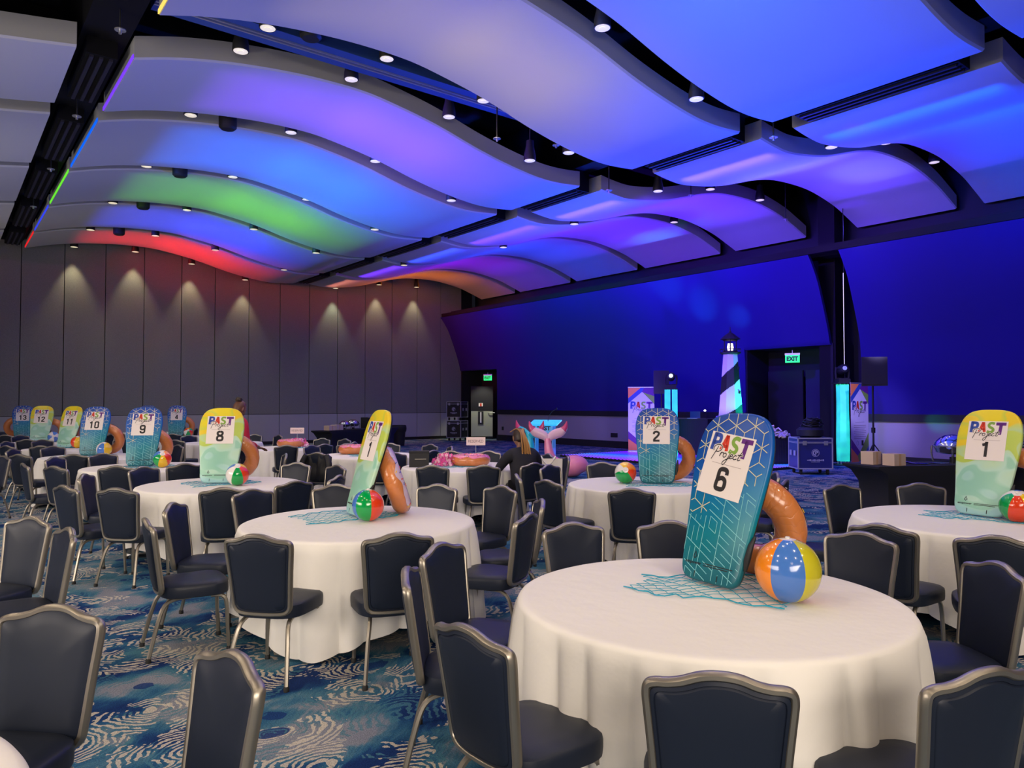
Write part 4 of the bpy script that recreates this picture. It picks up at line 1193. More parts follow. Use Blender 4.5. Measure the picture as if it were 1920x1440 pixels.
# flat donuts, garlands and reserved signs
for k, x, y, lab in (('R1', 6.17, 8.86, 'nearest, on the nearest reserved table'), ('R2', 5.95, 12.2, 'partly behind the edge-on board'), ('R3', 5.85, 14.95, 'farthest, under the garland')):
    d = copy_tree(dn_up); d.location = (x, y, TOPZ + .084); d.rotation_euler = (0, 0, 1)
    for ch in d.children:
        if ch.name.startswith('frosting'):
            ch.data = ch.data.copy(); ch.data.materials[0] = M['frost']
    tag(d, 'pink frosted donut ring lying flat, ' + lab, 'swim ring', 'donut rings on reserved tables')
for k, x, y, lab in (('R1', 5.83, 9.02, 'beside the nearest flat donut ring'), ('R2', 6.2, 12.05, 'on the middle reserved table'), ('R3', 5.98, 14.85, 'on the farthest reserved table')):
    rnd = random.Random(int(x * 10))
    bm = bmesh.new()
    for q in range(230):
        a = rnd.uniform(0, 2 * PI)
        h = rnd.random() ** 1.5 * .15
        rad = rnd.uniform(0.0, .19) * (1 - h * 2.5)
        c = Vector((rad * math.cos(a) * 1.25, rad * math.sin(a), .02 + h))
        m_ = Euler((rnd.uniform(0, 6), rnd.uniform(0, 6), rnd.uniform(0, 6))).to_matrix()
        P = [c + m_ @ Vector((.026 * math.cos(2 * PI * s_ / 5) * (1), .026 * math.sin(2 * PI * s_ / 5), .004 * (s_ % 2))) for s_ in range(5)]
        vs = [bm.verts.new(Vector((p.x, p.y, max(p.z, .002)))) for p in P]
        bm.faces.new(vs).material_index = q % 2
    o = build('flower_garland', bm, [M['lei'], M['lei2']], None, False, loc=(x, y, TOPZ))
    tag(o, 'heap of pink petal garland ' + lab, 'garland', 'pink garlands')
for k, x, y, th, lab in (('R1', 6.50, 9.20, 0, 'RESERVED sign on the nearest reserved table'), ('R2', 6.32, 12.25, 50, 'RESERVED sign half hidden by the edge-on board'), ('R3', 6.08, 15.2, -12, 'RESERVED sign on the farthest reserved table')):
    rz = math.atan2(-y, -x) + PI / 2 + R(th)
    t = empty('reserved_sign', (x, y, TOPZ), rz); tag(t, 'pale ' + lab, 'sign', 'reserved signs')
    bm = bmesh.new(); lathe(bm, [(.05, 0), (.05, .006), (.006, .012), (.004, .24), (.004, .3)], 14); build('stand', bm, M['alu'], t)
    bm = bmesh.new(); box(bm, (0, 0, .33), (.29, .006, .125), mi=0); put_text(bm, 'RESERVED', -.115, .31, .23, .042, -.0035, 1, .0); build('sign_card', bm, [mat('sign_paper', (.82, .68, .64), .6), mat('sign_ink', (.22, .15, .15), .6)], t, False)
# black storage box at the edge of the nearest reserved table
t = empty('storage_box', (5.47, 9.15, TOPZ), math.atan2(-9, -5.4) + PI / 2); tag(t, 'black lidded storage box at the left edge of the nearest reserved table', 'box')
bm = bmesh.new(); box(bm, (0, 0, .10), (.28, .2, .2)); bevel(bm, .008); build('box_body', bm, M['black'], t, False)
bm = bmesh.new(); box(bm, (0, 0, .215), (.29, .21, .025)); bevel(bm, .006); build('lid', bm, M['rubber'], t, False)
bm = bmesh.new(); box(bm, (.02, -.103, .115), (.16, .006, .008)); build('handle', bm, M['metal'], t, False)

M['fluke_tip'] = mat('crimson_vinyl', (.60, .05, .16), .3, spec=.6, coat=.3)
# ------------------------------------------------------------------ buffet tables (stretch covers)
def stretch_table(name, loc, rz, L, W, H, m, label, flare=.16):
    t = empty(name, loc, rz); tag(t, label, 'table')
    bm = bmesh.new()
    rings = []
    for z, s in ((0.0, 0.0), (.03, 0.0), (.25, -.07), (.5, -.055), (.66, .02), (H - .03, flare), (H, flare + .005), (H + .005, flare - .01)):
        a, b = L / 2 + s - flare, W / 2 + min(s, .02) - .02
        rings.append([Vector(p) for p in ((-a, -b, z), (-a / 3, -b, z), (a / 3, -b, z), (a, -b, z), (a, b, z), (a / 3, b, z), (-a / 3, b, z), (-a, b, z))])
    loft(bm, rings); build('stretch_cover', bm, m, t, True, angle=50)
    bm = bmesh.new(); box(bm, (0, 0, H - .03), (L - .3, W - .1, .03)); build('tabletop', bm, M['board_top'], t, False)
    return t
# right buffet: front-left corner near (10.67,5.1), running away to the right
rb = R(-25)
ex = Vector((math.cos(rb), math.sin(rb))); ey = Vector((-math.sin(rb), math.cos(rb)))
def rbp(u, v, z=0.0): p = Vector((10.67, 5.1)) + ex * u + ey * v; return (p.x, p.y, z)
stretch_table('buffet_table', rbp(1.2, .38), rb, 2.4, .78, .76, M['blackfab'], 'black stretch-covered buffet table at the right, behind the number 1 table')
stretch_table('buffet_table', rbp(3.6, .38), rb, 2.4, .78, .76, M['blackfab'], 'second black buffet table at the right edge, behind board 1')
def chafing(loc, rz, label, s=1.0):
    t = empty('chafing_dish', loc, rz); tag(t, label, 'chafing dish', 'chafing dishes on the buffets'); t.scale = (s, s, s)
    bm = bmesh.new(); lathe(bm, [(.21, .20), (.215, .21), (.20, .25), (.15, .30), (.09, .335), (.02, .345)], 32); build('roll_top_lid', bm, M['chrome'], t)
    bm = bmesh.new(); lathe(bm, [(.12, .10), (.19, .12), (.21, .17), (.225, .20), (.225, .205)], 32); build('water_pan', bm, M['chrome'], t)
    for k in range(4):
        a = PI / 4 + k * PI / 2
        bm = bmesh.new(); tube(bm, catmull([(.235 * math.cos(a), .235 * math.sin(a), .20), (.24 * math.cos(a), .24 * math.sin(a), .1), (.22 * math.cos(a), .22 * math.sin(a), .0)], 4), .012, 8); build('leg', bm, M['chrome'], t)
    bm = bmesh.new(); tube(bm, [(-.05, -.2, .27), (-.05, -.24, .28), (.05, -.24, .28), (.05, -.2, .27)], .009, 6); build('handle', bm, M['chrome'], t)
    bm = bmesh.new(); lathe(bm, [(.04, .0), (.04, .06)], 14); build('burner', bm, M['black'], t)
chafing(rbp(1.78, .52, .767), rb, 'round chrome chafing dish on the right buffet, left of board 1', 1.22)
chafing(rbp(3.05, .52, .767), rb, 'chrome chafing dish on the right buffet, right of board 1', 1.22)
def carton(loc, rz, s, label, group):
    t = empty('cardboard_box', loc, rz); tag(t, label, 'box', group)
    bm = bmesh.new(); box(bm, (0, 0, s[2] / 2), s); bevel(bm, .004, 1); build('carton', bm, M['kraft'], t, False)
    bm = bmesh.new(); box(bm, (0, 0, s[2] / 2), (.05, s[1] + .002, s[2] + .002)); build('tape', bm, mat('packing_tape', (.55, .36, .22), .4), t, False)
carton(rbp(.22, .42, .767), rb + .3, (.20, .20, .19), 'cardboard carton at the left end of the right buffet, rear one', 'cartons on the right buffet')
carton(rbp(.40, .16, .767), rb + .2, (.24, .20, .17), 'cardboard carton at the left end of the right buffet, front one', 'cartons on the right buffet')
for k, (u, v) in enumerate([(.95, .30), (1.3, .25), (.9, .6), (2.3, .3)]):
    bm = bmesh.new(); lathe(bm, [(.10, 0), (.14, .012), (.135, .014), (.0, .010)], 24); o = build('serving_tray', bm, M['chrome'], None, True, loc=rbp(u, v, .767)); tag(o, 'dark shiny serving tray on the right buffet, %s' % ['just right of the front carton', 'in front of the chafing dish', 'at the rear by the cartons', 'before the second chafing dish'][k], 'tray', 'serving trays on the right buffet')
# far buffet along the grey wall
fb = math.atan2(2.0, 3.65)
fx = Vector((math.cos(fb), math.sin(fb))); fy = Vector((-math.sin(fb), math.cos(fb)))
def fbp(u, v, z=0.0): p = Vector((10.35, 23.05)) + fx * u + fy * v; return (p.x, p.y, z)
stretch_table('buffet_table', fbp(1.05, .38), fb, 2.15, .76, .76, M['blackfab'], 'black stretch-covered far buffet table, left one, behind the reserved tables')
stretch_table('buffet_table', fbp(3.2, .38), fb, 2.15, .76, .76, M['navyfab'], 'dark navy far buffet table, right one beside the trash can')
carton(fbp(.45, .35, .767), fb - .2, (.30, .26, .16), 'kraft carton on the far buffet, left one', 'cartons on the far buffet')
carton(fbp(.85, .35, .767), fb - .1, (.33, .26, .18), 'kraft carton on the far buffet, right one', 'cartons on the far buffet')
chafing(fbp(1.35, .4, .767), fb, 'dark chafing dish on the far buffet, left of the two', .9)
chafing(fbp(1.85, .4, .767), fb, 'shiny chafing dish on the far buffet behind the edge-on board', 1.0)
t = empty('coffee_urn', fbp(2.75, .4, .767), fb); tag(t, 'dark coffee machine with chrome front on the far buffet', 'coffee machine')
bm = bmesh.new(); box(bm, (0, 0, .2), (.42, .3, .4)); bevel(bm, .01); build('machine_body', bm, M['black'], t, False)
bm = bmesh.new(); box(bm, (.02, -.155, .2), (.05, .012, .36)); box(bm, (0, -.155, .39), (.4, .012, .02)); build('chrome_trim', bm, M['chrome'], t, False)
t = empty('wicker_basket', fbp(3.75, .38, .767), fb); tag(t, 'brown basket at the right end of the far buffet', 'basket')
bm = bmesh.new(); lathe(bm, [(.15, 0), (.19, .16), (.18, .16), (.15, .02)], 20); build('basket_body', bm, mat('wicker', (.16, .06, .02), .8), t)
bm = bmesh.new(); tube(bm, [(.185 * math.cos(a / 8 * PI), 0, .16 + .09 * math.sin(a / 8 * PI)) for a in range(9)], .01, 6); build('handle', bm, mat('wicker_dark', (.09, .03, .012), .8), t)
bm = bmesh.new(); lathe(bm, [(.03, 0), (.11, .02), (.12, .045), (.115, .045), (.03, .01)], 20); o = build('white_bowl', bm, M['ball_white'], None, True, loc=fbp(3.35, .3, .767)); tag(o, 'white bowl left of the basket on the far buffet', 'bowl')
t = empty('trash_can', (14.55, 25.9, 0)); tag(t, 'black lined trash can at the right end of the far buffet', 'trash can')
bm = bmesh.new(); lathe(bm, [(.22, 0), (.27, .74), (.28, .78), (.25, .78)], 24); build('bin', bm, M['black'], t)
bm = bmesh.new(); lathe(bm, [(.275, .55), (.295, .60), (.305, .70), (.29, .80), (.27, .82), (.24, .75)], 20); build('bin_liner', bm, M['rubber'], t)

# ------------------------------------------------------------------ flight cases
def seahorse_badge(bm, cx_, cz_, r, y, mi):
    P = [(cx_ + r * math.cos(2 * PI * k / 24), cz_ + r * math.sin(2 * PI * k / 24)) for k in range(25)]
    ribbon(bm, P, r * .12, y, mi)
    ribbon(bm, [(cx_ + r * .62 * math.cos(a / 10 * 5), cz_ + r * .62 * math.sin(a / 10 * 5)) for a in range(11)], r * .3, y, mi)
    ribbon(bm, [(cx_ - r * .1, cz_ + r * .3), (cx_ + r * .25, cz_), (cx_ - r * .05, cz_ - r * .3)], r * .3, y, mi)
def flight_case(loc, rz, s, label, group, wheels=True, cable=False, pm='casepanel'):
    w, d, h = s
    t = empty('flight_case', loc, rz); tag(t, label, 'flight case', group)
    z0 = .13 if wheels else 0.0
    bm = bmesh.new(); box(bm, (0, 0, z0 + h / 2), (w - .02, d - .02, h - .02)); build('case_body', bm, M[pm], t, False)
    bm = bmesh.new(); e = .028
    for sx in (-1, 1):
        for sy in (-1, 1):
            box(bm, (sx * (w / 2 - e / 2), sy * (d / 2 - e / 2), z0 + h / 2), (e, e, h))
    for zz in (z0 + e / 2, z0 + h - e / 2, z0 + h * .83, z0 + h * .86):
        tk = e if zz in (z0 + e / 2, z0 + h - e / 2) else .012
        for sy in (-1, 1): box(bm, (0, sy * (d / 2 - e / 2), zz), (w, e, tk))
        for sx in (-1, 1): box(bm, (sx * (w / 2 - e / 2), 0, zz), (e, d, tk))
    build('metal_edging', bm, M['steel'], t, False)
    for sx in (-.3, .3):
        bm = bmesh.new(); box(bm, (sx * w, -d / 2 - .006, z0 + h * .83), (.09, .012, .10)); bevel(bm, .003, 1); build('latch', bm, M['alu'], t, False)
        bm = bmesh.new(); box(bm, (w / 2 + .006, sx * d * .7, z0 + h * .5), (.012, .12, .12)); bevel(bm, .003, 1); build('side_handle', bm, M['steel'], t, False)
        bm = bmesh.new(); box(bm, (-w / 2 - .006, sx * d * .7, z0 + h * .5), (.012, .12, .12)); bevel(bm, .003, 1); build('side_handle', bm, M['steel'], t, False)
    bm = bmesh.new()
    seahorse_badge(bm, 0, z0 + h * .52, .085, -d / 2 + .008 - .012, 0)
    [box(bm, ((q - 5.5) * w * .04, -d / 2 - .004, z0 + h * .29), (w * .03, .001, .022 + .008 * (q % 3))) for q in range(12)]; box(bm, (0, -d / 2 - .004, z0 + h * .235), (w * .25, .001, .012))
    build('printed_badge', bm, mat('badge_white', (.45, .45, .6), .5), t, False)
    if wheels:
        for sx in (-1, 1):
            for sy in (-1, 1):
                bm = bmesh.new(); tube(bm, [(sx * w * .38 - .02, sy * d * .36, .055), (sx * w * .38 + .02, sy * d * .36, .055)], .055, 14); box(bm, (sx * w * .38, sy * d * .36, .11), (.06, .06, .04)); build('caster', bm, M['rubber'], t)
    return t
fc = flight_case((16.5, 9.5, 0), math.atan2(-9.45, -16.5) + PI / 2 + R(20), (.82, .66, .74), 'blue-lit flight case on casters with a round badge, near the stage', 'flight cases')
flight_case((18.75, 28.0, 0), math.atan2(-28, -18.7) + PI / 2 + R(-28), (.74, .72, .78), 'lower flight case of the stack in the far corner', 'flight cases', pm='black')
flight_case((18.75, 28.0, .92), math.atan2(-28, -18.7) + PI / 2 + R(-28), (.74, .72, .72), 'upper flight case of the stack in the far corner', 'flight cases', pm='black')
# moving-light base and cable heap on the case
def heap(name, loc, rx, ry, h, n, r, m, label, cat, seed=1, kind=None):
    rnd = random.Random(seed)
    bm = bmesh.new()
    for q in range(n):
        a0 = rnd.uniform(0, 6.28); rr = rnd.uniform(.35, 1)
        P = []
        z0 = rnd.uniform(.01, h)
        for s_ in range(9):
            a = a0 + s_ * .55
            P.append((rx * rr * math.cos(a) * (1 - z0 / h * .35) + rnd.uniform(-.02, .02), ry * rr * math.sin(a) * (1 - z0 / h * .35) + rnd.uniform(-.02, .02), max(r, z0 + rnd.uniform(-.02, .03))))
        tube(bm, catmull(P, 2), r, 5)
    o = build(name, bm, m, None, True, loc=loc); tag(o, label, cat)
    if kind: o['kind'] = kind
    return o
t = empty('equipment_bag', (16.5, 9.5, .87), .9); tag(t, 'black equipment bag on top of the flight case', 'bag')
bm = bmesh.new(); lathe(bm, [(.22, 0), (.30, .04), (.31, .18), (.24, .24)], 12); build('bag_body', bm, M['black'], t)
bm = bmesh.new(); tube(bm, [(-.2, 0, .14), (-.12, .05, .26), (.12, .05, .26), (.2, 0, .14)], .012, 6); build('strap', bm, M['alu'], t)
heap('cable_heap', (16.55, 9.47, 1.115), .36, .26, .2, 34, .014, M['black'], 'tangled black cables heaped on the flight case', 'cables', 3)
# draped tables by the stage
def draped(loc, rz, s, label, top=None):
    t = empty('draped_table', loc, rz); tag(t, label, 'table')
    w, d, h = s
    bm = bmesh.new()
    n = 120; A = []; B = []
    for k in range(n):
        a = 2 * PI * k / n
        c, sn = math.cos(a), math.sin(a)
        q = max(abs(c) / (w / 2), abs(sn) / (d / 2)); x, y = c / q, sn / q
        f = 1 + .025 * math.sin(a * 40)
        A.append(Vector((x, y, h))); B.append(Vector((x * f, y * f, .01)))
    loft(bm, [B, A]); build('pleated_skirt', bm, M['blackfab'], t, True)
    bm = bmesh.new(); box(bm, (0, 0, h + .012), (w + .02, d + .02, .02)); build('tabletop', bm, M['black'], t, False)
draped((17.9, 11.35, 0), 1.1, (.85, .7, .72), 'black draped table with the heap of pale linen, left of the flight case')
draped((19.0, 14.75, 0), R(-75), (.95, .7, 1.17), 'tall black draped booth table left of the lighthouse')
rnd = random.Random(8)
bm = bmesh.new()
for q in range(90):
    a = rnd.uniform(0, 6.28); rr = math.sqrt(rnd.random()); h_ = (1 - rr) * .22 * rnd.random()
    h_ *= 1.5; c = Vector((rr * .42 * math.cos(a), rr * .33 * math.sin(a), .04 + h_))
    m_ = Euler((rnd.uniform(-.7, .7), rnd.uniform(-.7, .7), rnd.uniform(0, 6))).to_matrix()
    box(bm, c, (.15, .11, .03), M=m_)
bevel(bm, .004, 1)
o = build('linen_heap', bm, M['tote'], None, True, loc=(17.9, 11.35, .76)); tag(o, 'heap of pale folded linen on the black draped table', 'linen'); 
t = empty('laptop', (19.0, 14.9, 1.195), R(-75)); tag(t, 'open laptop with bright screen edge on the tall booth table', 'laptop')
bm = bmesh.new(); box(bm, (0, 0, .01), (.34, .24, .02)); build('keyboard_base', bm, M['steel'], t, False)
bm = bmesh.new(); box(bm, (0, .13, .12), (.34, .015, .22)); build('screen', bm, M['casepanel'], t, False)
t = empty('booth_lamp', (19.05, 14.45, 1.195)); tag(t, 'tiny bright booth lamp on the tall draped table', 'lamp')
bm = bmesh.new(); tube(bm, [(0, 0, 0), (0, 0, .2), (-.05, 0, .26)], .006, 6); build('gooseneck', bm, M['black'], t)
bm = bmesh.new(); lathe(bm, [(.03, .24), (.035, .27), (.01, .29)], 12, (-.06, 0, 0)); build('bulb', bm, M['whiteglow'], t)

# ------------------------------------------------------------------ LED dance floor
mled = mat('led_strips', (.01, .01, .02), .3)
nt = NT(mled); tcn = nt.n('ShaderNodeTexCoord'); mp = nt.n('ShaderNodeMapping'); nt.l(tcn.outputs['Object'], mp.inputs[0]); mp.inputs['Rotation'].default_value = (0, 0, R(36))
sx = nt.n('ShaderNodeSeparateXYZ'); nt.l(mp.outputs[0], sx.inputs[0])
st = nt.math('GREATER_THAN', nt.math('FRACT', nt.math('MULTIPLY', sx.outputs[0], 11.0)), .45)
colr = nt.ramp(nt.math('FRACT', nt.math('MULTIPLY', nt.math('ADD', sx.outputs[1], sx.outputs[0]), .16)), [(0, (.01, .06, 1)), (.3, (.14, .0, 1)), (.6, (.30, .0, 1)), (1, (.0, .2, 1))])
nt.l(colr, nt.b.inputs['Emission Color']); nt.l(nt.math('MULTIPLY', st, 2.0), nt.b.inputs['Emission Strength'])
t = empty('led_dance_floor', (17.3, 13.9, 0)); tag(t, 'low dance floor of glowing purple and blue light strips by the stage', 'dance floor')
bm = bmesh.new(); box(bm, (0, 0, .03), (3.6, 6.9, .06)); build('floor_base', bm, M['black'], t, False)
bm = bmesh.new(); box(bm, (0, 0, .064), (3.5, 6.8, .008)); build('led_surface', bm, mled, t, False)
lamp('AREA', 'dance_floor_glow', (17.3, 13.9, .12), 60, (.25, .1, 1), (17.3, 13.9, 5), shape='RECTANGLE', size=3.4, size_y=6.6)

# ------------------------------------------------------------------ banners
def banner(loc, rz, label):
    t = empty('rollup_banner', loc, rz); tag(t, label, 'banner', 'roll-up banners')
    W, H = .86, 2.2
    bm = bmesh.new(); box(bm, (0, 0, .05), (.9, .2, .1)); bevel(bm, .02); build('banner_base', bm, M['alu'], t, False)
    bm = bmesh.new(); box(bm, (0, 0, H + .02), (.88, .03, .03)); tube(bm, [(0, .04, .1), (0, .02, H)], .012, 6); build('top_rail', bm, M['alu'], t, False)
    bm = bmesh.new()
    box(bm, (0, 0, H / 2 + .05), (W, .003, H - .1), mi=0)
    y = -.0022
    def poly(P, mi, dy=0):
        vs = [bm.verts.new((x, y - dy, z)) for x, z in P]; bm.faces.new(vs).material_index = mi
    a = W / 2
    poly([(-a, H), (-.02, H), (-a, H - .35)], 5)
    poly([(-a, H - .35), (-.02, H), (.18, H), (0, H - .16), (-a, H - .52)], 1, .0002)
    poly([(.1, H), (a, H), (a, H - .28), (.02, H - .14)], 4, .0004)
    poly([(.05, H - .15), (a, H - .28), (a, H - .55)], 3, .0006)
    poly([(-a, .75), (-a, .5), (-.12, .28), (0, .38)], 4, .0002)
    poly([(-a, .5), (-a, .12), (-.05, .12), (-.12, .28)], 5, .0004)
    poly([(0, .38), (-.12, .28), (-.05, .12), (.22, .3), (a, .55), (a, .9)], 3, .0006)
    poly([(-.05, .12), (a, .12), (a, .55), (.22, .3)], 1, .0008)
    logo(bm, -.36, 1.33, .72, y - .001, [1, 2, 3, 4, 6, 0])
    for k in range(9): box(bm, (0, y - .001, 1.18 - k * .05 - (.04 if k else 0)), (.6 if k % 3 else .45, .0006, .012 if k else .008), mi=7)
    box(bm, (.12, y - .001, .62), (.1, .0006, .14), mi=6)
    ribbon(bm, [(-.12 + .045 * math.cos(q), .62 + .06 * math.sin(q)) for q in (x * .7 for x in range(10))], .012, y - .001, 7)
    build('banner_print', bm, [mat('banner_white', (.62, .58, .72), .6), M['c_blue'], M['c_red'], M['c_green'], M['c_purple'], M['c_orange'], M['c_black'], mat('banner_text', (.25, .22, .3), .6)], t, False)
banner((18.55, 16.7, 0), math.atan2(-16.7, -18.55) + PI / 2, 'roll-up logo banner standing left of the left glowing column')
banner((19.50, 9.80, 0), math.atan2(-9.95, -19.35) + PI / 2 + R(60), 'roll-up logo banner standing beside the right glowing column')

# ------------------------------------------------------------------ glowing truss columns with moving heads
def column(loc, rz, h, label, label2, gap):
    t = empty('glowing_column', loc, rz); tag(t, label, 'light column', 'glowing truss columns')
    bm = bmesh.new(); box(bm, (0, 0, .01), (.6, .6, .02)); build('base_plate', bm, M['black'], t, False)
    bm = bmesh.new()
    for sx in (-1, 1):
        for sy in (-1, 1): tube(bm, [(sx * .10, sy * .10, .02), (sx * .10, sy * .10, h)], .015, 8)
    build('truss_frame', bm, M['alu'], t)
    bm = bmesh.new()
    if gap:
        for a, b in ((-.19, -.02), (.03, .19)): box(bm, ((a + b) / 2, -.17, h / 2 + .02), (b - a, .012, h - .06))
        for a in (-.19, .19): box(bm, (a, 0, h / 2 + .02), (.012, .33, h - .06))
    else:
        loft(bm, [[Vector((sx * (.125 + .008 * math.sin(z * 3)), sy * .125, .1 + z)) for sx, sy in ((-1, -1), (1, -1), (1, 1), (-1, 1))] for z in [k * (h - .12) / 12 for k in range(13)]])
    build('lit_sleeve', bm, M['cyan'], t, False)
    bm = bmesh.new(); box(bm, (0, 0, h + .015), (.42, .42, .03)); build('top_plate', bm, M['black'], t, False)
    t = empty('moving_head_light', (loc[0], loc[1], h + .03), rz); tag(t, label2, 'stage light', 'moving head lights')
    bm = bmesh.new(); box(bm, (0, 0, .05), (.32, .3, .1)); bevel(bm, .02); build('fixture_base', bm, M['black'], t, False)
    bm = bmesh.new(); tube(bm, [(-.16, 0, .42), (-.18, 0, .3), (-.17, 0, .12), (0, 0, .10), (.17, 0, .12), (.18, 0, .3), (.16, 0, .42)], .03, 8); build('yoke', bm, M['black'], t)
    bm = bmesh.new(); rings = lathe(bm, [(.08, -.14), (.125, -.1), (.13, .1), (.11, .16), (.10, .165)], 18); bmesh.ops.rotate(bm, verts=bm.verts[:], cent=(0, 0, 0), matrix=Matrix.Rotation(R(80), 3, 'X')); bmesh.ops.translate(bm, verts=bm.verts[:], vec=(0, 0, .36)); build('lamp_head', bm, M['black'], t)
    bm = bmesh.new(); lathe(bm, [(.06, 0), (.055, .02), (.02, .03)], 16); bmesh.ops.rotate(bm, verts=bm.verts[:], cent=(0, 0, 0), matrix=Matrix.Rotation(R(80), 3, 'X')); bmesh.ops.translate(bm, verts=bm.verts[:], vec=(0, -.165, .39)); build('lens', bm, mat('head_lens', (.8, 1, .95), .3, emit=(.7, 1, .95), estr=3.0 if gap else .1), t)
column((18.09, 15.05, 0), math.atan2(-15.05, -18.09) + PI / 2, 2.12, 'glowing cyan column with a dark slit, behind board 2', 'moving head light shining on top of the left glowing column', True)
column((19.6, 10.32, 0), math.atan2(-10.2, -19.05) + PI / 2 + .4, 2.22, 'glowing turquoise column between flight case and right banner', 'dark moving head light on top of the right glowing column', False)
for p, t_, e, c in (((18.09, 15.05, 2.75), (20.3, 15.0, 5.8), 300, (0, .75, 1)), ((18.3, 13.2, 3.6), (20.2, 13.9, 4.6), 130, (0, .75, 1)), ((18.3, 14.7, 2.75), (20.2, 13.2, 2.9), 60, (0, .8, .9)), ((19.2, 8.9, 1.3), (20.2, 8.2, 1.2), 25, (0, .9, .7)), ((19.0, 12.5, 2.9), (15.2, 9.2, 7.1), 420, (.8, .9, .6)), ((19.2, 10.6, 2.9), (18.2, 8.9, 6.9), 200, (.8, .9, .7)), ((18.09, 15.2, 2.8), (19.6, 16.6, 6.9), 300, (0, .9, 1))):
    lamp('SPOT', 'moving_head_beam', p, e, c, t_, spot_size=R(30), spot_blend=1.0, shadow_soft_size=.04)

# ------------------------------------------------------------------ loudspeakers on stands
def pa(loc, rz, zb, w, h, label):
    t = empty('pa_speaker', (loc[0], loc[1], zb), rz); tag(t, 'black box loudspeaker ' + label, 'loudspeaker', 'stage loudspeakers')
    bm = bmesh.new(); loft(bm, [[Vector((x, y, z)) for x, y in ((-w / 2, -.2), (w / 2, -.2), (w / 2 - .09, .2), (-w / 2 + .09, .2))] for z in (0, h)]); bevel(bm, .015); build('cabinet', bm, M['black'], t, False)
    bm = bmesh.new(); box(bm, (0, -.205, h / 2), (w - .06, .012, h - .06)); build('grille', bm, M['rubber'], t, False)
    s = empty('speaker_stand', (loc[0], loc[1], 0), rz); tag(s, 'black tripod stand under the loudspeaker ' + label, 'stand', 'speaker stands')
    bm = bmesh.new(); tube(bm, [(0, 0, .2), (0, 0, zb)], .022, 10); build('pole', bm, M['black'], s)
    bm = bmesh.new(); tube(bm, [(0, 0, 1.0), (0, 0, 1.12)], .045, 10); build('clamp_collar', bm, M['black'], s)
    for k in range(3):
        a = k * 2 * PI / 3
        bm = bmesh.new(); tube(bm, [(0, 0, .75), (.5 * math.cos(a), .5 * math.sin(a), .015)], .014, 6); build('leg', bm, M['black'], s)
pa((18.75, 16.0, 0), math.atan2(-16, -18.75) + PI / 2, 2.0, .5, .75, 'behind the left banner')
pa((17.04, 8.25, 0), math.atan2(-8.25, -17) + PI / 2 + .2, 2.08, .55, .66, 'high on a pole right of the right banner')

# ------------------------------------------------------------------ lighthouse prop on a riser
lx, ly = 18.15, 12.9
t = empty('stage_riser', (lx, ly, .068), R(35)); tag(t, 'black draped riser carrying the lighthouse', 'riser')
bm = bmesh.new(); box(bm, (0, 0, .59), (.95, .95, 1.18)); bevel(bm, .01); build('riser_cover', bm, M['blackfab'], t, False)
t = empty('lighthouse_prop', (lx, ly, 1.25), R(35)); tag(t, 'tall white lighthouse prop with black spiral stripes and lit lantern', 'lighthouse')
H = 1.85
bm = bmesh.new()
NS = 48; NZ = 180
V = []
for j in range(NZ + 1):
    z = j / NZ * H; r_ = .37 - .16 * (j / NZ)
    V.append([bm.verts.new((r_ * math.cos(PI / 8 + 2 * PI * int(k / 6) / 8 + (2 * PI / 8) * (k % 6) / 6) * (math.cos(PI / 8) / math.cos((2 * PI / 8) * ((k % 6) / 6 - .5))), r_ * math.sin(PI / 8 + 2 * PI * int(k / 6) / 8 + (2 * PI / 8) * (k % 6) / 6) * (math.cos(PI / 8) / math.cos((2 * PI / 8) * ((k % 6) / 6 - .5))), z)) for k in range(NS)])
for j in range(NZ):
    for k in range(NS):
        f = bm.faces.new((V[j][k], V[j][(k + 1) % NS], V[j + 1][(k + 1) % NS], V[j + 1][k]))
        ph = (j / NZ * 1.5 + .70 - (k / NS)) % 1.0
        f.material_index = 1 if ph < .42 else 0
build('tower', bm, [mat('lighthouse_white', (.75, .75, .78), .6), M['c_black']], t, False)
for z, a in ((.75, 0), (1.45, .2), (1.0, 2.6)):
    bm = bmesh.new(); q = Vector((math.cos(R(-125) + a), math.sin(R(-125) + a), 0)) * (.37 - .16 * z / H) * .985
    box(bm, (q.x, q.y, z), (.03, .06, .08), rz=R(-125) + a); build('tower_window', bm, M['c_black'], t, False)
bm = bmesh.new(); lathe(bm, [(.42, -.001), (.42, .06), (.37, .07)], 8); build('tower_base', bm, mat('base_violet', (.3, .12, .7), .5), t, False)
bm = bmesh.new(); lathe(bm, [(.24, H), (.30, H + .04), (.30, H + .06), (.2, H + .06)], 8)
for k in range(16): a = k * PI / 8; tube(bm, [(.29 * math.cos(a), .29 * math.sin(a), H + .06), (.29 * math.cos(a), .29 * math.sin(a), H + .15)], .006, 4)
tube(bm, [(.29 * math.cos(a * PI / 12), .29 * math.sin(a * PI / 12), H + .15) for a in range(24)], .008, 5, True); build('gallery', bm, M['c_black'], t, False)
bm = bmesh.new()
for k in range(6): a = k * PI / 3; tube(bm, [(.19 * math.cos(a), .19 * math.sin(a), H + .06), (.19 * math.cos(a), .19 * math.sin(a), H + .42)], .018, 6)
lathe(bm, [(.2, H + .06), (.2, H + .10)], 12); lathe(bm, [(.21, H + .40), (.21, H + .44)], 12); build('lantern_frame', bm, M['c_black'], t, False)
bm = bmesh.new(); lathe(bm, [(.07, H + .1), (.09, H + .2), (.07, H + .32)], 16); build('lantern_lamp', bm, mat('lantern_glow', (1, .95, .8), .4, emit=(1, .9, .7), estr=2.2), t)
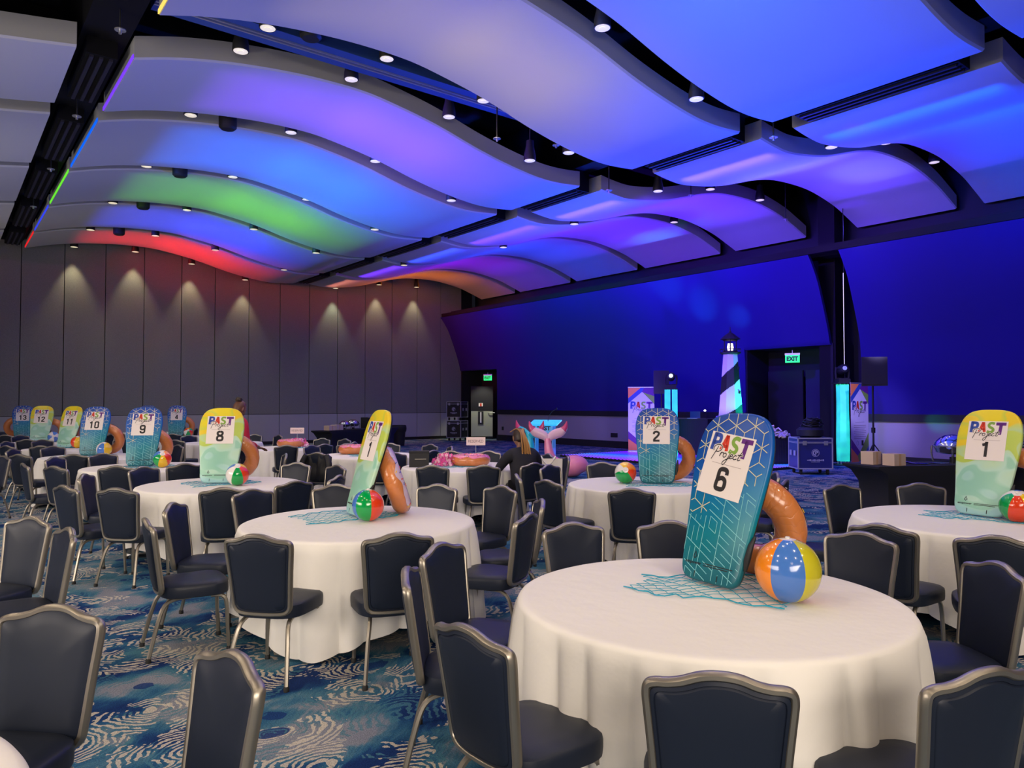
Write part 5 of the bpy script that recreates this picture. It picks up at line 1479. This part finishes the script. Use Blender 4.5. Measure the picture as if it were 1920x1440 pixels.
bm = bmesh.new(); lathe(bm, [(.29, H + .44), (.22, H + .50), (.10, H + .60), (.03, H + .64), (.03, H + .68), (.012, H + .70), (.01, H + .80)], 12); build('lantern_roof', bm, M['c_black'], t, False)
lamp('SPOT', 'lighthouse_uplight', (lx + .15, ly - 1.0, 1.3), 170, (0, 1, .65), (lx, ly, 2.1), spot_size=R(80), spot_blend=.8, shadow_soft_size=.03)
lamp('SPOT', 'lighthouse_uplight', (lx - 1.6, ly - .1, 1.0), 90, (.4, .3, 1), (lx, ly, 2.2), spot_size=R(50), spot_blend=.8, shadow_soft_size=.05)

# ------------------------------------------------------------------ acrylic lectern with LED top
t = empty('lectern', (13.9, 16.2, 0), math.atan2(-16.35, -13.7) + PI / 2 + R(-18)); tag(t, 'clear lectern with glowing cyan top behind the mermaid tails', 'lectern')
acr = mat('acrylic', (.3, .6, .8), .1, emit=(.0, .25, .7), estr=.25)
bm = bmesh.new(); box(bm, (0, 0, .01), (.7, .45, .02)); build('lectern_base', bm, acr, t, False)
for sx in (-.26, .26):
    bm = bmesh.new(); box(bm, (sx, 0, .55), (.02, .3, 1.08)); build('side_post', bm, acr, t, False)
bm = bmesh.new(); box(bm, (0, -.12, .93), (.5, .012, .22), mi=0); put_text(bm, 'PAST', -.2, .9, .4, .13, -.128, 1, .04); build('front_plate', bm, [acr, M['c_black']], t, False)
mdot = mat('led_top', (.0, .3, .5), .3)
nt = NT(mdot); tcn = nt.n('ShaderNodeTexCoord'); mp = nt.n('ShaderNodeMapping'); nt.l(tcn.outputs['Object'], mp.inputs[0]); mp.inputs['Scale'].default_value = (16, 16, 16)
vv = nt.n('ShaderNodeTexVoronoi'); vv.inputs['Randomness'].default_value = 0.0; nt.l(mp.outputs[0], vv.inputs['Vector'])
nt.l(nt.ramp(vv.outputs['Distance'], [(.0, (.7, 1, 1)), (.35, (.1, .8, 1)), (.45, (.0, .25, .6))]), nt.b.inputs['Emission Color']); nt.b.inputs['Emission Strength'].default_value = 1.2
bm = bmesh.new(); box(bm, (0, 0, 0), (.85, .55, .03), M=Euler((R(14), 0, 0)).to_matrix()); o = build('reading_top', bm, mdot, t, False, loc=(0, 0, 1.12))
bm = bmesh.new(); tube(bm, catmull([(.05, .1, 1.15), (.08, .1, 1.3), (.2, .05, 1.45), (.34, 0, 1.52)], 4), .008, 6); lathe(bm, [(.014, 0), (.02, .03), (.012, .06)], 8, (.35, 0, 1.5)); build('microphone', bm, M['black'], t)

# ------------------------------------------------------------------ inflatable mermaid tails
def tail(loc, rz, m, m2, label, H=1.25, body=True):
    t = empty('mermaid_tail', loc, rz); tag(t, label, 'inflatable', 'inflatable mermaid tails')
    bm = bmesh.new()
    path = [(.86, 0, .22), (.74, 0, .26), (.58, 0, .26), (.40, 0, .23), (.20, 0, .27), (.06, 0, .40), (0, 0, .58), (-.02, 0, .76), (-.03, 0, .88)] if body else [(0, 0, .012), (0, 0, .3), (0, 0, .6), (-.01, 0, .8), (-.02, 0, .9)]
    rad = [.10, .20, .25, .22, .17, .13, .105, .085, .07] if body else [.16, .14, .105, .085, .07]
    P = catmull([p + (r_,) for p, r_ in zip(path, rad)], 4)
    tube(bm, [p[:3] for p in P], [p[3] for p in P], 16)
    build('tail_body', bm, m, t)
    # fluke: two lobes made as a thick crescent in the x-z plane
    for s in (-1, 1):
        bm = bmesh.new()
        sp = [(0, .84), (.08, .93), (.19, .985), (.30, 1.03), (.39, 1.13), (.43, 1.27)]
        wd = [.07, .095, .11, .10, .06, .01]
        Q = catmull([(s * p[0] - .02, p[1], w_) for p, w_ in zip(sp, wd)], 4)
        rings = []
        for i, q in enumerate(Q):
            a = Q[max(i - 1, 0)]; b = Q[min(i + 1, len(Q) - 1)]
            d = Vector((b[0] - a[0], 0, b[1] - a[1])).normalized(); n_ = Vector((-d.z, 0, d.x))
            rings.append([Vector((q[0], 0, q[1])) + n_ * math.cos(k * PI / 6) * q[2] + Vector((0, 1, 0)) * math.sin(k * PI / 6) * min(q[2] * .6, .05) for k in range(12)])
        loft(bm, rings, mis=[0] * (len(rings) - 7) + [1] * 6); build('fluke', bm, [m2, M['fluke_tip']], t)
    return t
pk2 = mat('pale_pink_vinyl', (.80, .50, .62), .3, spec=.6, coat=.3)
tail((11.05, 12.75, 0), R(-42), M['pinkinf'], pk2, 'pink inflatable mermaid tail with raised fluke behind the tote bag')
tl = tail((11.2, 13.6, 0), R(-80), M['tealinf'], M['tealinf'], 'teal inflatable mermaid tail with red tips right behind the seated woman', body=False)
lamp('SPOT', 'banner_wash_lamp', (16.4, 14.2, .5), 520, (.30, .2, 1), (18.55, 16.7, 1.4), spot_size=R(50), spot_blend=.8, shadow_soft_size=.1)
lamp('SPOT', 'banner_wash_lamp', (16.2, 7.6, 3.6), 850, (.5, .42, 1), (19.5, 9.8, 1.3), spot_size=R(38), spot_blend=.8, shadow_soft_size=.1)
lamp('SPOT', 'case_wash_lamp', (14.0, 10.6, 3.2), 600, (.08, .1, 1), (16.4, 9.6, .6), spot_size=R(40), spot_blend=.8, shadow_soft_size=.1)
lamp('SPOT', 'tail_blue_wash', (13.6, 12.2, .4), 60, (.0, .45, 1), (11.3, 12.9, .9), spot_size=R(70), spot_blend=.8, shadow_soft_size=.05)
t = empty('tote_bag', (6.86, 7.93, .485), math.atan2(-8, -6.9) + PI / 2); tag(t, 'cream canvas tote bag with drooping handles on a chair seat', 'bag')
bm = bmesh.new(); loft(bm, [[Vector((sx * w_, sy * d_, z)) for sx, sy in ((-1, -1), (0, -1.15), (1, -1), (1, 1), (0, 1.15), (-1, 1))] for z, w_, d_ in ((0, .19, .10), (.06, .20, .12), (.25, .195, .11), (.40, .20, .09))], cap1=False); build('bag_body', bm, M['tote'], t, True)
for sy in (-1, 1):
    bm = bmesh.new(); tube(bm, catmull([(-.09, sy * .095, .40), (-.10, sy * .12, .43), (-.05, sy * .14, .36), (.0, sy * .13, .33), (.05, sy * .14, .36), (.10, sy * .12, .43), (.09, sy * .095, .40)], 4), .014, 6, flat=.5); build('handle', bm, M['tote'], t)

# ------------------------------------------------------------------ people
# seated woman in a navy top, seen from behind, long blonde-brown braids
px, py = 6.20, 7.66
face = math.atan2(py, px) + R(20)
pw = empty('person', (px, py, 0), face - PI / 2); tag(pw, 'seated person in navy top with long golden braids, beside the nearest reserved table', 'person')
V = [(0, -.02, .52), (0, -.03, .68), (0, .03, .86), (0, .10, 1.00), (0, .13, 1.06), (0, .15, 1.13), (0, .17, 1.24),
     (-.15, .08, .98), (-.21, .09, .95), (-.29, .20, .80), (-.20, .42, .80), (-.15, .50, .80),
     (.15, .08, .98), (.21, .09, .95), (.28, .20, .79), (.22, .42, .80), (.17, .50, .80),
     (-.11, .08, .52), (-.13, .42, .52), (-.13, .45, .12), (-.13, .55, .05),
     (.11, .08, .52), (.13, .42, .52), (.13, .45, .12), (.13, .55, .05)]
E = [(0, 1), (1, 2), (2, 3), (3, 4), (4, 5), (5, 6), (3, 7), (7, 8), (8, 9), (9, 10), (10, 11), (3, 12), (12, 13), (13, 14), (14, 15), (15, 16), (0, 17), (17, 18), (18, 19), (19, 20), (0, 21), (21, 22), (22, 23), (23, 24)]
Rr_ = [(.16, .13), (.15, .11), (.15, .11), (.12, .09), .055, .055, .06, .07, .058, .045, .035, .03, .07, .058, .045, .035, .03, .09, .07, .05, .035, .09, .07, .05, .035]
skin_obj('body', V, E, Rr_, M['skin'], pw)
V2 = [v for i, v in enumerate(V[:17]) if i not in (5, 6, 11, 16)]
idx = [i for i in range(17) if i not in (5, 6, 11, 16)]
mp_ = {o_: n_ for n_, o_ in enumerate(idx)}
E2 = [(mp_[a], mp_[b]) for a, b in E if a in mp_ and b in mp_]
R2 = [(tuple(q * 1.26 + .012 for q in Rr_[i]) if isinstance(Rr_[i], tuple) else Rr_[i] * 1.25 + .006) for i in idx]
skin_obj('navy_top', V2, E2, R2, M['navyshirt'], pw)
li = [0, 17, 18, 19, 21, 22, 23]
skin_obj('dark_trousers', [V[i] for i in li], [(0, 1), (1, 2), (2, 3), (0, 4), (4, 5), (5, 6)], [(.18, .14), .115, .09, .065, .115, .09, .065], M['black'], pw)
def hand(parent, c, d, side, m):
    """palm with five separate bent fingers; d = pointing direction (local), side = thumb side sign"""
    d = Vector(d).normalized(); up_ = Vector((0, 0, 1)); s_ = d.cross(up_).normalized() * side
    c = Vector(c)
    vs = [c, c + d * .045, c + d * .085]; es = [(0, 1), (1, 2)]; rs = [(.026, .016), (.034, .015), (.036, .013)]
    for k, (o_, l) in enumerate(((.03, .07), (.011, .078), (-.009, .072), (-.028, .056))):
        b = c + d * .088 + s_ * o_
        n0 = len(vs); vs += [b, b + d * l * .5 - up_ * .004, b + d * l * .9 - up_ * .018]; es += [(2, n0), (n0, n0 + 1), (n0 + 1, n0 + 2)]; rs += [.009, .0085, .007]
    n0 = len(vs); b = c + d * .03 + s_ * .03
    vs += [b, b + d * .03 + s_ * .025, b + d * .055 + s_ * .03 - up_ * .006]; es += [(1, n0), (n0, n0 + 1), (n0 + 1, n0 + 2)]; rs += [.011, .010, .008]
    skin_obj('hand', vs, es, rs, m, parent, sub=1)
hand(pw, (-.15, .50, .795), (.25, 1, -.05), 1, M['skin'])
hand(pw, (.17, .50, .795), (-.25, 1, -.05), -1, M['skin'])
def head(parent, c, fwd_pitch, m, hairm):
    """c = head centre; local +Y forward. ellipsoid with jaw, nose, ears, eyes and mouth"""
    bm = bmesh.new()
    bmesh.ops.create_uvsphere(bm, u_segments=24, v_segments=18, radius=1)
    for v in bm.verts:
        x, y, z = v.co
        w = .075; d_ = .095; h = .115
        if z < 0: w *= 1 - .28 * z * z; 
        if z < -.1 and y < 0: d_ *= .72
        if z < 0 and y > 0: d_ *= .92
        v.co = Vector((x * w, y * d_, z * h))
        if y > .9 and abs(x) < .25 and -.35 < z < .15: v.co.y += .018
    for s in (-1, 1):
        m_ = Matrix.Translation((s * .076, -.005, -.005)) @ Matrix.Diagonal((.012, .022, .034, 1))
        bmesh.ops.create_uvsphere(bm, u_segments=10, v_segments=8, radius=1, matrix=m_)
    m_ = Matrix.Translation((0, .088, -.058)) @ Matrix.Diagonal((.026, .012, .009, 1)); bmesh.ops.create_uvsphere(bm, u_segments=10, v_segments=8, radius=1, matrix=m_)
    hd = build('head', bm, m, parent, True, loc=c); hd.rotation_euler = (fwd_pitch, 0, 0)
    bm = bmesh.new()
    for s in (-1, 1):
        m_ = Matrix.Translation((s * .03, .083, .005)) @ Matrix.Diagonal((.012, .008, .007, 1)); bmesh.ops.create_uvsphere(bm, u_segments=10, v_segments=8, radius=1, matrix=m_)
    build('eyes', bm, M['hair'], hd)
    bm = bmesh.new(); bmesh.ops.create_uvsphere(bm, u_segments=24, v_segments=18, radius=1)
    for v in bm.verts:
        x, y, z = v.co
        f = 1.0 if (y < .35 or z > .55) else .86
        v.co = Vector((x * .083 * f, y * .104 * f - .004, z * .123 * f + .004))
        if z < -.35 and y > -.8: v.co *= .8
    build('hair', bm, hairm, hd)
    return hd
hd = head(pw, (0, .185, 1.205), R(-14), M['skin'], M['hair']); hd.scale = (1.12, 1.12, 1.12)
rnd = random.Random(4)
for k in range(60):
    a = rnd.uniform(-1, 1); b = rnd.uniform(-1, 1)
    bm = bmesh.new()
    P = [(.08 * a, .05 + .05 * b, .122 - .03 * a * a), (.05 * a, -.04, .105), (.025 * a, -.10, .06), (.028 * a, -.135 - .012 * b, .0), (.045 * a + .01, -.15 - .02 * b, -.12), (.055 * a + .02, -.13 - .02 * b, -.26), (.06 * a + .03, -.10 - .02 * b, -.46 - .08 * rnd.random())]
    tube(bm, catmull(P, 3), [.0065] * (6 * 3 + 1), 5)
    build('braid', bm, M['braid'] if k % 4 else M['hair'], hd)
# standing person in a crimson top behind board 8, looking down to the right
px, py = 3.325, 10.68
pr = empty('person', (px, py, 0), R(-70)); tag(pr, 'standing person in crimson top with dark lanyard behind board 8, head bowed', 'person')
V = [(0, 0, .98), (0, 0, 1.14), (0, .02, 1.30), (0, .03, 1.42), (0, .05, 1.48), (0, .07, 1.53), (0, .09, 1.60),
     (-.15, .03, 1.40), (-.19, .03, 1.36), (-.23, .02, 1.12), (-.20, .24, 1.04), (-.18, .31, 1.03),
     (.15, .03, 1.40), (.19, .03, 1.36), (.24, .04, 1.12), (.18, .26, 1.05), (.16, .33, 1.04),
     (-.09, 0, .92), (-.10, .01, .50), (-.10, -.01, .10), (-.10, .12, .035),
     (.09, 0, .92), (.10, .01, .50), (.10, -.01, .10), (.10, .12, .035)]
Rr_ = [(.16, .12), (.14, .10), (.155, .11), (.12, .09), .055, .052, .055, .07, .058, .045, .034, .028, .07, .058, .045, .034, .028, .095, .065, .045, .038, .095, .065, .045, .038]
skin_obj('body', V, E, Rr_, M['skin'], pr)
V2 = [V[i] for i in idx]
R2 = [(tuple(q * 1.14 + .008 for q in Rr_[i]) if isinstance(Rr_[i], tuple) else Rr_[i] * 1.25 + .008) for i in idx]
skin_obj('crimson_top', V2, E2, R2, M['redshirt'], pr)
li = [0, 17, 18, 19, 21, 22, 23]
V3 = [V[i] for i in li]; R3 = [(.165, .13), .11, .08, .065, .11, .08, .065]
skin_obj('dark_trousers', V3, [(0, 1), (1, 2), (2, 3), (0, 4), (4, 5), (5, 6)], R3, M['black'], pr)
for s in (-1, 1):
    bm = bmesh.new(); loft(bm, [[Vector((s * .10 + .045 * w_ * math.cos(k * PI / 6), .05 + .13 * w_ * math.sin(k * PI / 6), z)) for k in range(12)] for z, w_ in ((0, 1), (.03, 1.02), (.07, .8), (.10, .5))]); build('shoe', bm, M['black'], pr)
bm = bmesh.new(); tube(bm, catmull([(.07, -.05, 1.50), (.11, .06, 1.46), (.09, .16, 1.34), (.02, .18, 1.16), (-.06, .16, 1.32), (-.10, .06, 1.45), (-.07, -.05, 1.50)], 4), .012, 6); build('lanyard', bm, M['black'], pr)
hand(pr, (-.18, .31, 1.03), (.1, 1, -.3), 1, M['skin']); hand(pr, (.16, .33, 1.04), (-.1, 1, -.3), -1, M['skin'])
hd = head(pr, (0, .115, 1.595), R(-22), M['skin'], mat('auburn_hair', (.10, .035, .015), .45))
bm = bmesh.new(); lathe(bm, [(.03, -.02), (.05, 0), (.045, .04), (.01, .055)], 12, (0, -.06, .10)); build('hair_bun', bm, M['hair'], hd)

lamp('SPOT', 'doorway_lamp', (20.0, 27.7, 3.15), 170, (1, .98, .7), (20.35, 28.3, .5), spot_size=R(80), spot_blend=.6, shadow_soft_size=.05)

jx, jy = 4.70, 10.98
t = empty('jacket', (jx, jy, 0), R(210 - 180 - 90 + 29 - 29)); tag(t, 'black jacket draped over a chair back at the middle reserved table', 'jacket')
t.location = (4.76, 11.06, 0); t.rotation_euler = (0, 0, math.atan2(11.75 - 11.06, 6.0 - 4.76) - PI / 2)
bm = bmesh.new()
rows_ = []
for j, (yy, zz, ww) in enumerate([(-.05, .46, .22), (-.045, .62, .225), (-.035, .78, .225), (-.03, .87, .215), (-.005, .915, .16), (.03, .915, .16), (.065, .87, .215), (.07, .76, .22), (.065, .64, .22)]):
    rows_.append([bm.verts.new((ww * (k / 8 - .5) * 2, yy - .02 * math.cos(k * 2.1 + j), zz + (.02 * math.cos((k / 8 - .5) * 6) - .02 if 2 < j < 7 else .012 * math.sin(k * 3 + j)))) for k in range(9)])
for A_, B_ in zip(rows_, rows_[1:]):
    for k in range(8): bm.faces.new((A_[k], A_[k + 1], B_[k + 1], B_[k]))
jk = build('jacket_body', bm, M['black'], t)
md = jk.modifiers.new('thickness', 'SOLIDIFY'); md.thickness = .012
for sx in (-1, 1):
    bm = bmesh.new(); tube(bm, catmull([(sx * .19, -.03, .86), (sx * .25, -.05, .74), (sx * .25, -.05, .55), (sx * .235, -.04, .42)], 4), [.045] * 4 + [.05] * 4 + [.042] * 5, 10); build('sleeve', bm, M['black'], t)
